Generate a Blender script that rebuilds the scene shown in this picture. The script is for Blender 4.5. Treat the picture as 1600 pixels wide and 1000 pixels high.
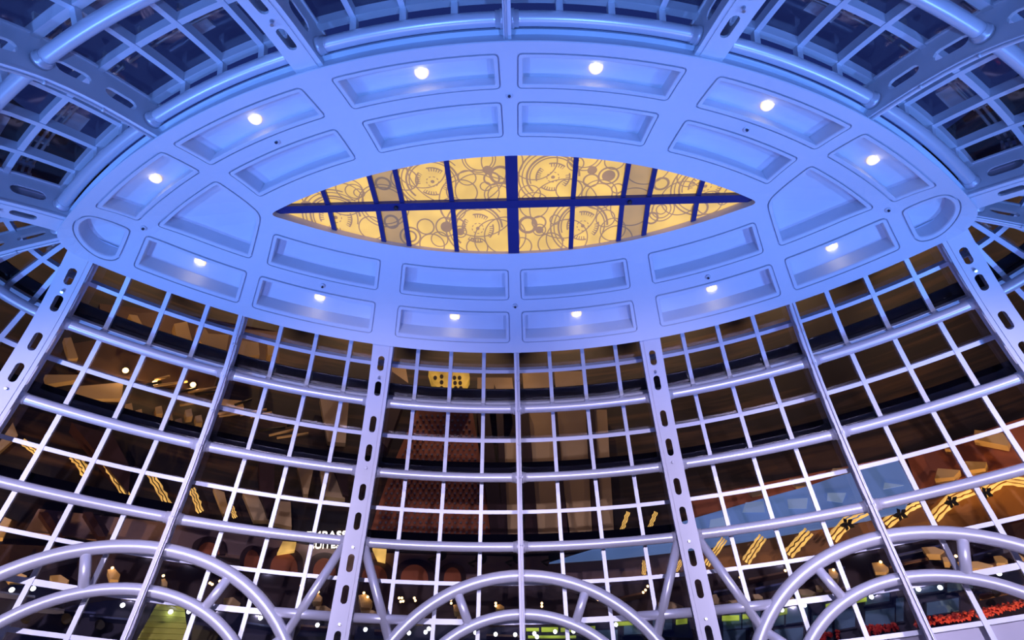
import bpy, bmesh, math, random
import numpy as np
from mathutils import Vector, Matrix
from mathutils.geometry import delaunay_2d_cdt

random.seed(7)
for o in list(bpy.data.objects):
    bpy.data.objects.remove(o, do_unlink=True)
scene = bpy.context.scene
COL = scene.collection

# ---------------------------------------------------------------- frame of reference
# plan units of 10 m; the origin is the plan centre of the ceiling disc, the floor is at world z = 0
U = 10.0
EYE = 1.6
X0, Y0 = -0.0092, 0.7335           # plan centre of the disc as seen from the camera
R0, D = 1.5193, 1.1262             # rim arcs of the disc: radius, distance of their centres from the long axis
def W(x, y, z):
    return Vector((x * U, y * U, z * U + EYE))

# ---------------------------------------------------------------- camera
F_PX, PITCH, ROLL, YAW = 880.0, math.radians(44.922), -0.0096, -0.0177
right0 = Vector((math.cos(YAW), -math.sin(YAW), 0))
fwd0 = Vector((math.sin(YAW), math.cos(YAW), 0))
fwd = fwd0 * math.cos(PITCH) + Vector((0, 0, math.sin(PITCH)))
up0 = -fwd0 * math.sin(PITCH) + Vector((0, 0, math.cos(PITCH)))
camR = right0 * math.cos(ROLL) + up0 * math.sin(ROLL)
camU = up0 * math.cos(ROLL) - right0 * math.sin(ROLL)
camera = bpy.data.cameras.new('camera')
camera.sensor_width = 36
camera.lens = F_PX / 1600 * 36
camera.clip_start = 0.05
camera.clip_end = 400
cam = bpy.data.objects.new('camera', camera)
COL.objects.link(cam)
M = Matrix((camR, camU, -fwd)).transposed().to_4x4()
CAMPOS = W(-X0, -Y0, 0)
M.translation = CAMPOS
cam.matrix_world = M
scene.camera = cam

def project(p):
    d = p - CAMPOS
    z = d.dot(fwd)
    if z < 0.3:
        return None
    return (800 + F_PX * d.dot(camR) / z, 500 - F_PX * d.dot(camU) / z)
def seen(pts, m=160):
    for p in pts:
        q = project(p)
        if q and -m < q[0] < 1600 + m and -m < q[1] < 1000 + m:
            return True
    return False

# ---------------------------------------------------------------- world, lamps, exposure
scene.view_settings.view_transform = 'Standard'
scene.view_settings.look = 'None'
scene.view_settings.exposure = 0.0
scene.view_settings.gamma = 1.0
scene.view_settings.use_curve_mapping = False
world = bpy.data.worlds.new('night_sky')
scene.world = world
world.use_nodes = True
bg = world.node_tree.nodes['Background']
bg.inputs[0].default_value = (0.010, 0.020, 0.13, 1)
bg.inputs[1].default_value = 1.0

def lamp(kind, name, loc, target, energy, color, **kw):
    l = bpy.data.lights.new(name, kind)
    l.energy = energy
    l.color = color
    for k, v in kw.items():
        setattr(l, k, v)
    o = bpy.data.objects.new(name, l)
    COL.objects.link(o)
    o.location = loc
    d = Vector(target) - Vector(loc)
    o.rotation_euler = d.to_track_quat('-Z', 'Y').to_euler()
    return o
BLUE = (0.20, 0.265, 1.0)
CYAN = (0.13, 0.315, 1.0)
LAV = (0.68, 0.62, 1.0)
WARM = (1.0, 0.62, 0.32)
# coloured floodlights standing on the floor of the rotunda, aimed straight up at the disc
for x in (-0.7, -0.25, 0.25, 0.7):
    lamp('SPOT', 'floor_floodlight', W(x, 0.0, -0.1), W(x * 0.9, 0.0, 1.05), 1020, BLUE, spot_size=math.radians(85), spot_blend=0.9, shadow_soft_size=0.1)
for sx in (-1, 1):
    lamp('SPOT', 'end_floodlight', W(sx * 1.15, 0.0, 0.0), W(sx * 0.75, 0.0, 1.05), 2200, CYAN, spot_size=math.radians(80), spot_blend=0.9, shadow_soft_size=0.1)
# floodlights along the back wall, aimed at the rim and the back glazing
for x in (-0.9, -0.3, 0.3, 0.9):
    lamp('SPOT', 'back_floodlight', W(x, -0.72 + abs(x) * 0.12, 0.05), W(x * 0.95, -0.45 + abs(x) * 0.12, 1.0), 2000, CYAN, spot_size=math.radians(85), spot_blend=0.8, shadow_soft_size=0.1)
# lavender floodlights at the back of the hall that wash the front ribs, pipes and mullions
for x in (-0.95, -0.35, 0.35, 0.95):
    lamp('SPOT', 'front_floodlight', W(x * 0.9, -0.84 + abs(x) * 0.15, 0.22), W(x * 1.1, 0.85 - abs(x) * 0.2, 0.62), 7300, LAV, spot_size=math.radians(54), spot_blend=1.0, shadow_soft_size=0.1)
# unseen warm spots added below and above the outer wall to brighten it
for k_ in range(12):
    a_ = math.radians(-66 + 12 * k_)
    sa, ca = math.sin(a_), math.cos(a_)
    lamp('SPOT', 'added_uplight', W(2.09 * sa, -D + 2.09 * ca, -0.13), W(2.45 * sa, -D + 2.45 * ca, 0.66), 3400, WARM, spot_size=math.radians(46), spot_blend=0.35, shadow_soft_size=0.15)
    lamp('SPOT', 'added_washer', W(2.12 * sa, -D + 2.12 * ca, 2.25), W(2.45 * sa, -D + 2.45 * ca, 1.35), 1400, WARM, spot_size=math.radians(60), spot_blend=0.6, shadow_soft_size=0.15)

# ---------------------------------------------------------------- materials
def new_mat(name):
    m = bpy.data.materials.new(name)
    m.use_nodes = True
    nt = m.node_tree
    return m, nt, nt.nodes['Principled BSDF']
def paint(name, col, rough=0.5, metal=0.0, var=0.06, scale=1.2, bump=0.0):
    m, nt, b = new_mat(name)
    tc = nt.nodes.new('ShaderNodeTexCoord')
    nz = nt.nodes.new('ShaderNodeTexNoise')
    nz.inputs['Scale'].default_value = scale
    nz.inputs['Detail'].default_value = 5
    nt.links.new(tc.outputs['Object'], nz.inputs['Vector'])
    mx = nt.nodes.new('ShaderNodeMix')
    mx.data_type = 'RGBA'
    mx.inputs[6].default_value = tuple(max(0, c * (1 - var)) for c in col) + (1,)
    mx.inputs[7].default_value = tuple(min(1, c * (1 + var)) for c in col) + (1,)
    nt.links.new(nz.outputs['Fac'], mx.inputs[0])
    nt.links.new(mx.outputs[2], b.inputs['Base Color'])
    b.inputs['Roughness'].default_value = rough
    b.inputs['Metallic'].default_value = metal
    if bump:
        bp = nt.nodes.new('ShaderNodeBump')
        bp.inputs['Strength'].default_value = bump
        bp.inputs['Distance'].default_value = 0.02
        nt.links.new(nz.outputs['Fac'], bp.inputs['Height'])
        nt.links.new(bp.outputs['Normal'], b.inputs['Normal'])
    return m
def glow(name, col, strength, var=0.0, scale=3.0):
    m, nt, b = new_mat(name)
    b.inputs['Base Color'].default_value = tuple(c * 0.5 for c in col) + (1,)
    b.inputs['Emission Color'].default_value = tuple(col) + (1,)
    b.inputs['Emission Strength'].default_value = strength
    if var:
        tc = nt.nodes.new('ShaderNodeTexCoord')
        nz = nt.nodes.new('ShaderNodeTexNoise')
        nz.inputs['Scale'].default_value = scale
        nt.links.new(tc.outputs['Object'], nz.inputs['Vector'])
        mr = nt.nodes.new('ShaderNodeMapRange')
        mr.inputs['From Min'].default_value = 0.3
        mr.inputs['From Max'].default_value = 0.7
        mr.inputs['To Min'].default_value = strength * (1 - var)
        mr.inputs['To Max'].default_value = strength * (1 + var)
        nt.links.new(nz.outputs['Fac'], mr.inputs['Value'])
        nt.links.new(mr.outputs['Result'], b.inputs['Emission Strength'])
    return m
MAT = {}
MAT['soffit'] = paint('soffit_paint', (0.72, 0.73, 0.78), 0.55, 0, 0.07, 0.35)
MAT['coffer'] = paint('coffer_paint', (0.72, 0.73, 0.78), 0.55, 0, 0.07, 0.5)
MAT['fascia'] = paint('fascia_plaster', (0.66, 0.72, 0.80), 0.6, 0, 0.22, 0.5)
MAT['rib'] = paint('rib_paint', (0.74, 0.72, 0.76), 0.45, 0.0, 0.05, 0.8)
MAT['pipe'] = paint('pipe_metal', (0.70, 0.69, 0.74), 0.34, 0.35, 0.04, 0.8)
MAT['mullion'] = paint('mullion_metal', (0.66, 0.67, 0.72), 0.42, 0.2, 0.05, 1.0)
MAT['bolt'] = paint('bolt_metal', (0.5, 0.5, 0.55), 0.3, 0.8, 0.1, 5)
MAT['dark'] = paint('dark_metal', (0.03, 0.03, 0.05), 0.5, 0.3, 0.2, 2)
MAT['reflection_black'] = paint('dark_reflection_paint', (0.002, 0.002, 0.006), 0.95, 0.0, 0.2, 1)  # near-black, for the dark reflection imitated above the ring pipes
MAT['reflection_black'].node_tree.nodes['Principled BSDF'].inputs['Specular IOR Level'].default_value = 0.05
MAT['spandrel'] = paint('spandrel_paint', (0.55, 0.52, 0.58), 0.5, 0, 0.05, 0.5)

def glass(name, tint, refl):
    m = bpy.data.materials.new(name)
    m.use_nodes = True
    nt = m.node_tree
    nt.nodes.clear()
    out = nt.nodes.new('ShaderNodeOutputMaterial')
    tr = nt.nodes.new('ShaderNodeBsdfTransparent')
    tr.inputs[0].default_value = tint + (1,)
    gl = nt.nodes.new('ShaderNodeBsdfGlossy')
    gl.inputs['Roughness'].default_value = 0.015
    gl.inputs['Color'].default_value = (0.9, 0.9, 0.95, 1)
    lw = nt.nodes.new('ShaderNodeLayerWeight')
    lw.inputs['Blend'].default_value = 0.5
    fr = nt.nodes.new('ShaderNodeMath')
    fr.operation = 'POWER'
    fr.inputs[1].default_value = 4.0
    nt.links.new(lw.outputs['Facing'], fr.inputs[0])
    mr = nt.nodes.new('ShaderNodeMapRange')
    mr.inputs['To Min'].default_value = refl
    mr.inputs['To Max'].default_value = 1.0
    nt.links.new(fr.outputs[0], mr.inputs['Value'])
    tc = nt.nodes.new('ShaderNodeTexCoord')
    nz = nt.nodes.new('ShaderNodeTexNoise')
    nz.inputs['Scale'].default_value = 0.5
    nz.inputs['Detail'].default_value = 1
    nt.links.new(tc.outputs['Object'], nz.inputs['Vector'])
    bp = nt.nodes.new('ShaderNodeBump')
    bp.inputs['Strength'].default_value = 0.12
    bp.inputs['Distance'].default_value = 0.05
    nt.links.new(nz.outputs['Fac'], bp.inputs['Height'])
    nt.links.new(bp.outputs['Normal'], gl.inputs['Normal'])
    mx = nt.nodes.new('ShaderNodeMixShader')
    nt.links.new(mr.outputs[0], mx.inputs[0])
    nt.links.new(tr.outputs[0], mx.inputs[1])
    nt.links.new(gl.outputs[0], mx.inputs[2])
    nt.links.new(mx.outputs[0], out.inputs[0])
    return m
MAT['glass'] = glass('tinted_glass', (0.86, 0.83, 0.80), 0.05)

# ---------------------------------------------------------------- mesh helpers
ORD = ['first', 'second', 'third', 'fourth', 'fifth', 'sixth', 'seventh', 'eighth', 'ninth', 'tenth', 'eleventh', 'twelfth', 'thirteenth', 'fourteenth', 'fifteenth', 'sixteenth', 'seventeenth', 'eighteenth', 'nineteenth', 'twentieth']
def nth(i):
    if i < 20:
        return ORD[i]
    tens = {2: 'twenty', 3: 'thirty'}[(i + 1) // 10]
    u = (i + 1) % 10
    return (tens + '-' + ORD[u - 1]) if u else {2: 'twentieth', 3: 'thirtieth'}[(i + 1) // 10]
def tag(o, label=None, cat=None, group=None, kind=None):
    if label: o['label'] = label
    if cat: o['category'] = cat
    if group: o['group'] = group
    if kind or cat: o['kind'] = kind or 'thing'
    return o
ORIGIN = {}
def empty(name, loc):
    o = bpy.data.objects.new(name, None)
    o.empty_display_size = 0.2
    COL.objects.link(o)
    o.location = loc
    ORIGIN[o.name] = Vector(loc)
    return o
class MB:
    def __init__(s):
        s.v = []
        s.f = []
        s.sm = []
    def add(s, pts, faces, smooth=False):
        n = len(s.v)
        s.v += [Vector(p) for p in pts]
        s.f += [tuple(i + n for i in f) for f in faces]
        s.sm += [smooth] * len(faces)
    def grid(s, rows, closed=False, smooth=False, flip=False):
        m = len(rows[0])
        faces = []
        for i in range(len(rows) - 1):
            for j in range(m if closed else m - 1):
                a, b = i * m + j, i * m + (j + 1) % m
                q = (a, b, b + m, a + m)
                faces.append(q[::-1] if flip else q)
        s.add([p for r in rows for p in r], faces, smooth)
    def sweep(s, rings, smooth=False, cap=True):
        m = len(rings[0])
        n0 = len(s.v)
        s.grid(rings, True, smooth)
        if cap:
            s.f += [tuple(n0 + i for i in range(m))[::-1], tuple(n0 + (len(rings) - 1) * m + i for i in range(m))]
            s.sm += [False, False]
    def tube(s, pts, rad, seg=12, cap=True):
        rings = []
        prev = None
        for i, p in enumerate(pts):
            a = pts[max(0, i - 1)]
            b = pts[min(len(pts) - 1, i + 1)]
            t = (b - a).normalized()
            if prev is None:
                ref = Vector((0, 0, 1)) if abs(t.z) < 0.9 else Vector((1, 0, 0))
                x = t.cross(ref).normalized()
            else:
                x = (prev - t * prev.dot(t)).normalized()
            prev = x
            y = t.cross(x)
            r = rad[i] if isinstance(rad, (list, tuple)) else rad
            rings.append([p + (x * math.cos(k * 2 * math.pi / seg) + y * math.sin(k * 2 * math.pi / seg)) * r for k in range(seg)])
        s.sweep(rings, True, cap)
    def box8(s, c):
        s.add(c, [(0, 3, 2, 1), (4, 5, 6, 7), (0, 1, 5, 4), (1, 2, 6, 5), (2, 3, 7, 6), (3, 0, 4, 7)])
    def build(s, name, mat, parent=None):
        org = Vector((0, 0, 0))
        p = parent
        while p is not None and p.parent is not None:
            p = p.parent
        if p is not None:
            org = ORIGIN.get(p.name, org)
        me = bpy.data.meshes.new(name)
        me.from_pydata([tuple(v - org) for v in s.v], [], s.f)
        me.polygons.foreach_set('use_smooth', s.sm)
        me.update()
        bm = bmesh.new()
        bm.from_mesh(me)
        bmesh.ops.recalc_face_normals(bm, faces=bm.faces)
        bm.to_mesh(me)
        bm.free()
        me.materials.append(mat)
        o = bpy.data.objects.new(name, me)
        COL.objects.link(o)
        o.parent = parent
        if parent is None:
            ORIGIN[o.name] = Vector((0, 0, 0))
        return o

# ---------------------------------------------------------------- geometry of the dome
DPHI = 13.33
E0 = R0 - D / math.cos(math.radians(3 * DPHI))
EX = (R0 - E0) * math.sin(math.radians(3 * DPHI))
ENDA = (180 - 6 * DPHI) / 2
def plan(n):
    """rim point and outward normal; n counts quarter bays: 0 front centre, 4 right tip, 8 back centre, 12 left tip"""
    n = (n + 3) % 16 - 3
    if n <= 3:
        a, c, r = n * DPHI, (0, -D), R0
    elif n < 5:
        a, c, r = 3 * DPHI + (n - 3) * ENDA, (EX, 0), E0
    elif n <= 11:
        a, c, r = 180 + (n - 8) * DPHI, (0, D), R0
    else:
        a, c, r = 180 + 3 * DPHI + (n - 11) * ENDA, (-EX, 0), E0
    a = math.radians(a)
    nx, ny = math.sin(a), math.cos(a)
    return (c[0] + r * nx, c[1] + r * ny), (nx, ny)
PROF = [(0.0236, 1.041), (0.1865, 0.952), (0.3115, 0.8066), (0.3914, 0.6435), (0.447, 0.4745), (0.483, 0.295), (0.497, 0.115), (0.50, -0.065), (0.50, -0.16)]
def prof(t):
    k = min(max(int(math.floor(t)), 0), len(PROF) - 2)
    f = t - k
    def P(i):
        if i < 0:
            return (2 * PROF[0][0] - PROF[1][0] - 0.02, 2 * PROF[0][1] - PROF[1][1] - 0.03)
        return PROF[min(i, len(PROF) - 1)]
    p0, p1, p2, p3 = P(k - 1), P(k), P(k + 1), P(k + 2)
    val = []
    der = []
    for i in (0, 1):
        a, b, c, d = p0[i], p1[i], p2[i], p3[i]
        val.append(0.5 * (2 * b + (c - a) * f + (2 * a - 5 * b + 4 * c - d) * f * f + (3 * b - a - 3 * c + d) * f ** 3))
        der.append(0.5 * ((c - a) + 2 * (2 * a - 5 * b + 4 * c - d) * f + 3 * (3 * b - a - 3 * c + d) * f * f))
    return val, der
def S(n, t, w=0.0, lat=0.0):
    """point on the dome: n around, t level (0 at the disc rim, 1 per ring pipe), w outward, lat sideways"""
    (x, y), (nx, ny) = plan(n)
    (rho, z), (dr, dz) = prof(t)
    L = math.hypot(dr, dz)
    rho += -dz / L * w
    z += dr / L * w
    return W(x + nx * rho + ny * lat, y + ny * rho - nx * lat, z)
def rim_point(n, off, z):
    (x, y), (nx, ny) = plan(n)
    return W(x + nx * off, y + ny * off, z)

# soffit height above the rim as a function of the plan position
def sdist(x, y):
    a = R0 - math.hypot(x, y + D)
    b = R0 - math.hypot(x, y - D)
    k = 0.08
    h = max(k - abs(a - b), 0) / k
    return min(a, b) - h * h * k / 4
def zsof(x, y):
    s = min(max(sdist(x, y), 0), 0.3)
    return 1 + 0.095 * (1 - (1 - s / 0.3) ** 2)

# ---------------------------------------------------------------- polygons
def trim_round(edges, c):
    """edges: polylines (lists of (x,y)) forming a closed loop; corners rounded by cutting back c"""
    def cut(pl, c):
        d = 0
        for i in range(len(pl) - 1):
            L = math.dist(pl[i], pl[i + 1])
            if d + L >= c:
                f = (c - d) / L
                return [(pl[i][0] + (pl[i + 1][0] - pl[i][0]) * f, pl[i][1] + (pl[i + 1][1] - pl[i][1]) * f)] + pl[i + 1:]
            d += L
        return pl[-1:]
    cs = c if isinstance(c, (list, tuple)) else [c] * len(edges)
    tr = []
    for i, e in enumerate(edges):
        q = cut(e, cs[i])
        q = cut(q[::-1], cs[(i + 1) % len(edges)])[::-1]
        tr.append(q)
    out = []
    for i, e in enumerate(tr):
        nx = tr[(i + 1) % len(tr)]
        out += e
        a, k, b = e[-1], edges[i][-1], nx[0]
        for j in (1, 2, 3, 4):
            f = j / 5
            out.append(tuple((1 - f) ** 2 * a[q] + 2 * f * (1 - f) * k[q] + f * f * b[q] for q in (0, 1)))
    return out
def area(p):
    return sum(p[i][0] * p[(i + 1) % len(p)][1] - p[(i + 1) % len(p)][0] * p[i][1] for i in range(len(p))) / 2
def inset(p, d):
    if area(p) < 0:
        p = p[::-1]
    n = len(p)
    out = []
    for i in range(n):
        a, b, c = p[i - 1], p[i], p[(i + 1) % n]
        e1 = (b[0] - a[0], b[1] - a[1])
        e2 = (c[0] - b[0], c[1] - b[1])
        l1 = math.hypot(*e1) or 1e-9
        l2 = math.hypot(*e2) or 1e-9
        nx, ny = -e1[1] / l1 - e2[1] / l2, e1[0] / l1 + e2[0] / l2
        L = math.hypot(nx, ny) or 1e-9
        out.append((b[0] + nx / L * d, b[1] + ny / L * d))
    return out
def inside(q, p):
    r = False
    j = len(p) - 1
    for i in range(len(p)):
        if (p[i][1] > q[1]) != (p[j][1] > q[1]) and q[0] < (p[j][0] - p[i][0]) * (q[1] - p[i][1]) / (p[j][1] - p[i][1]) + p[i][0]:
            r = not r
        j = i
    return r
def cdt(outer, holes, step):
    vs, es = [], []
    for loop in [outer] + holes:
        n = len(vs)
        vs += [Vector(p) for p in loop]
        es += [(n + i, n + (i + 1) % len(loop)) for i in range(len(loop))]
    if step:
        xs = [p[0] for p in outer]
        ys = [p[1] for p in outer]
        x = min(xs) + step / 2
        while x < max(xs):
            y = min(ys) + step / 2
            while y < max(ys):
                if inside((x, y), outer) and not any(inside((x, y), h) for h in holes):
                    vs.append(Vector((x, y)))
                y += step
            x += step
    v, e, f, *_ = delaunay_2d_cdt(vs, es, [], 0, 1e-6)
    faces = []
    for t in f:
        c = (sum(v[i].x for i in t) / 3, sum(v[i].y for i in t) / 3)
        if inside(c, outer) and not any(inside(c, h) for h in holes):
            faces.append(tuple(t))
    return [(q.x, q.y) for q in v], faces
def fs(phi, s, front=1, sx=1):
    a = math.radians(phi)
    r = R0 - s
    return (sx * r * math.sin(a), front * (-D + r * math.cos(a)))
def sector(p0, p1, s0, s1, front, sx):
    N = 10
    e = [[fs(p0 + (p1 - p0) * i / N, s0, front, sx) for i in range(N + 1)],
         [fs(p1, s0 + (s1 - s0) * i / 4, front, sx) for i in range(5)],
         [fs(p1 + (p0 - p1) * i / N, s1, front, sx) for i in range(N + 1)],
         [fs(p0, s1 + (s0 - s1) * i / 4, front, sx) for i in range(5)]]
    return trim_round(e, 0.011)

# ================================================================ THE CEILING DISC
rim = [plan(-3 + 16 * i / 288)[0] for i in range(288)]
def lens_poly(s):
    xt = math.sqrt((R0 - s) ** 2 - D ** 2)
    am = math.degrees(math.asin(xt / (R0 - s)))
    N = 40
    e = [[fs(-am + 2 * am * i / N, s, 1) for i in range(N + 1)], [fs(am - 2 * am * i / N, s, -1) for i in range(N + 1)]]
    return trim_round(e, 0.018)
lens = lens_poly(0.261)
coffers = []      # polygon, label
NMV = {(1, 1): 'right of the centre line, far side', (1, -1): 'left of the centre line, far side', (-1, 1): 'right of the centre line, near side', (-1, -1): 'left of the centre line, near side'}
for front in (1, -1):
    for sx in (-1, 1):
        for (a, b) in ((0.6, 12.3), (14.5, 26.0), (27.1, 36.2)):
            coffers.append((sector(a, b, 0.023, 0.102, front, sx), 'outer'))
        for (a, b) in ((0.6, 12.3), (14.5, 25.7)):
            coffers.append((sector(a, b, 0.131, 0.216, front, sx), 'inner'))
def line(a, b, n=6):
    return [(a[0] + (b[0] - a[0]) * i / n, a[1] + (b[1] - a[1]) * i / n) for i in range(n + 1)]
for sx in (-1, 1):
    xt = math.sqrt((R0 - 0.132) ** 2 - D * D)
    at_ = math.degrees(math.asin(xt / (R0 - 0.132)))
    x27 = D * math.tan(math.radians(27.1))
    A = [fs(27.1 + (at_ - 27.1) * i / 8, 0.132, 1, sx) for i in range(9)]
    B = [fs(at_ + (27.1 - at_) * i / 8, 0.132, -1, sx) for i in range(9)]
    tip = (sx * x27, 0)
    coffers.append((trim_round([A, B, line(B[-1], tip), line(tip, A[0])], [0.012, 0.014, 0.012, 0.022]), 'wedge'))
    am = 3 * DPHI
    xa, ya = fs(37.3, 0.025, 1)
    A = [(sx * (xa + 0.058 * math.cos(math.pi / 2 - math.pi * i / 24)), ya * math.sin(math.pi / 2 - math.pi * i / 24)) for i in range(25)]
    arc, B = [], A[-1:]
    tip = (sx * D * math.tan(math.radians(37.3)), 0)
    coffers.append((trim_round([A, line(B[-1], tip, 4), line(tip, A[0], 4)], [0.012, 0.012, 0.012]), 'lune'))

holes = [lens] + [c[0] for c in coffers]
vv, ff = cdt(rim, holes, 0.035)
mb = MB()
mb.add([W(x, y, zsof(x, y)) for x, y in vv], ff, False)
rimv = []
for i in range(289):
    (x, y), (nx, ny) = plan(-3 + 16 * i / 288)
    rimv.append([W(x, y, 1), W(x + nx * 0.0015, y + ny * 0.0015, 1.0015), W(x + nx * 0.0015, y + ny * 0.0015, 1.004)])
mb.grid(list(zip(*rimv)), False)
ceiling = mb.build('ceiling', MAT['soffit'])
tag(ceiling, 'blue lit coffered oval ceiling disc with a pointed lens opening', 'ceiling', kind='structure')
mb = MB()
mb.grid(list(zip(*[[rim_point(-3 + 16 * i / 288, 0.0, 1.004), rim_point(-3 + 16 * i / 288, 0.0, 1.036), rim_point(-3 + 16 * i / 288, 0.008, 1.037), rim_point(-3 + 16 * i / 288, 0.008, 1.046), rim_point(-3 + 16 * i / 288, -0.03, 1.046)] for i in range(289)])), False)
mb.build('fascia', MAT['fascia'], ceiling)
# coffers: a grooved moulding, recess walls and the panel
for poly, kind in coffers:
    mb = MB()
    loops = []
    for d, h in ((0, 0), (0.0, 0.008), (0.003, 0.008), (0.003, -0.001), (0.0095, -0.001), (0.0108, 0.001), (0.0108, 0.035)):
        q = inset(poly, d)
        loops.append([W(x, y, zsof(x, y) + h) for x, y in q])
    mb.grid(loops, True, False)
    q = inset(poly, 0.0108)
    vs, fc = cdt(q, [], 0.03)
    mb.add([W(x, y, zsof(x, y) + 0.035) for x, y in vs], fc, False)
    mb.build('coffer', MAT['coffer'], ceiling)

# downlights in the outer coffers
MAT['bulb'] = glow('bulb_glow', (1.0, 0.83, 0.55), 14)
MAT['trimring'] = glow('downlight_trim_glow', (1.0, 0.80, 0.50), 1.0)
def ring_pts(c, nrm, r, seg=20):
    x = nrm.cross(Vector((0, 1, 0))).normalized()
    y = nrm.cross(x)
    return [c + x * (r * math.cos(2 * math.pi * i / seg)) + y * (r * math.sin(2 * math.pi * i / seg)) for i in range(seg)]
DOWN = Vector((0, 0, -1))
side_w = {1: 'far', -1: 'near'}
for front in (1, -1):
    for sx in (-1, 1):
        for k, phi in enumerate((6.4, 20.2, 31.5)):
            x, y = fs(phi, 0.063, front, sx)
            c = W(x, y, zsof(x, y) + 0.0345)
            e = empty('downlight', c)
            where = ('beside the centre line', 'second from the centre line', 'closest to the pointed tip')[k]
            tag(e, 'lit round downlight in the %s %s rim coffer %s' % (side_w[front], 'left' if sx < 0 else 'right', where), 'light', 'downlights in the coffers of the disc')
            mb = MB()
            rr = [ring_pts(c + DOWN * h, DOWN, r) for h, r in ((0.0, 0.135), (0.03, 0.13), (0.035, 0.10), (-0.05, 0.085))]
            mb.grid(rr, True, True)
            mb.build('trim_ring', MAT['trimring'], e)
            mb = MB()
            prof_b = [(0.0, 0.055), (0.05, 0.052), (0.085, 0.035), (0.1, 0.012)]
            rr = [ring_pts(c + DOWN * (h - 0.03), DOWN, r, 14) for h, r in prof_b]
            mb.sweep(rr, True)
            mb.build('bulb', MAT['bulb'], e)
            l = bpy.data.lights.new('downlight_beam', 'SPOT')
            l.energy = 1.2
            l.color = (1.0, 0.78, 0.5)
            l.spot_size = math.radians(110)
            l.shadow_soft_size = 0.06
            lo = bpy.data.objects.new('lamp_beam', l)
            COL.objects.link(lo)
            lo.parent = e
            lo.location = (0, 0, -0.12)
# sprinkler heads on the ceiling
for (x, y, wh) in [fs(0, 0.116, 1) + ('far side of the centre line',), fs(0, 0.116, -1) + ('near side of the centre line',),
                   fs(20, 0.116, 1, 1) + ('far right between two coffer rows',), fs(20, 0.116, 1, -1) + ('far left between two coffer rows',),
                   fs(19.6, 0.116, -1, 1) + ('near right between two coffer rows',), fs(19.6, 0.116, -1, -1) + ('near left between two coffer rows',),
                   (0.834, 0, 'right pointed tip'), (-0.834, 0, 'left pointed tip')]:
    c = W(x, y, zsof(x, y))
    e = empty('sprinkler_head', c)
    tag(e, 'tiny metal sprinkler head on the disc, %s' % wh, 'sprinkler', 'sprinkler heads on the disc')
    mb = MB()
    mb.sweep([ring_pts(c + DOWN * h, DOWN, r, 12) for h, r in ((-0.01, 0.07), (0.012, 0.07), (0.025, 0.05))], True)
    mb.build('escutcheon', MAT['mullion'], e)
    mb = MB()
    mb.sweep([ring_pts(c + DOWN * h, DOWN, r, 8) for h, r in ((0.02, 0.02), (0.05, 0.02), (0.055, 0.03), (0.06, 0.03))], True)
    mb.build('nozzle', MAT['dark'], e)

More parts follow.
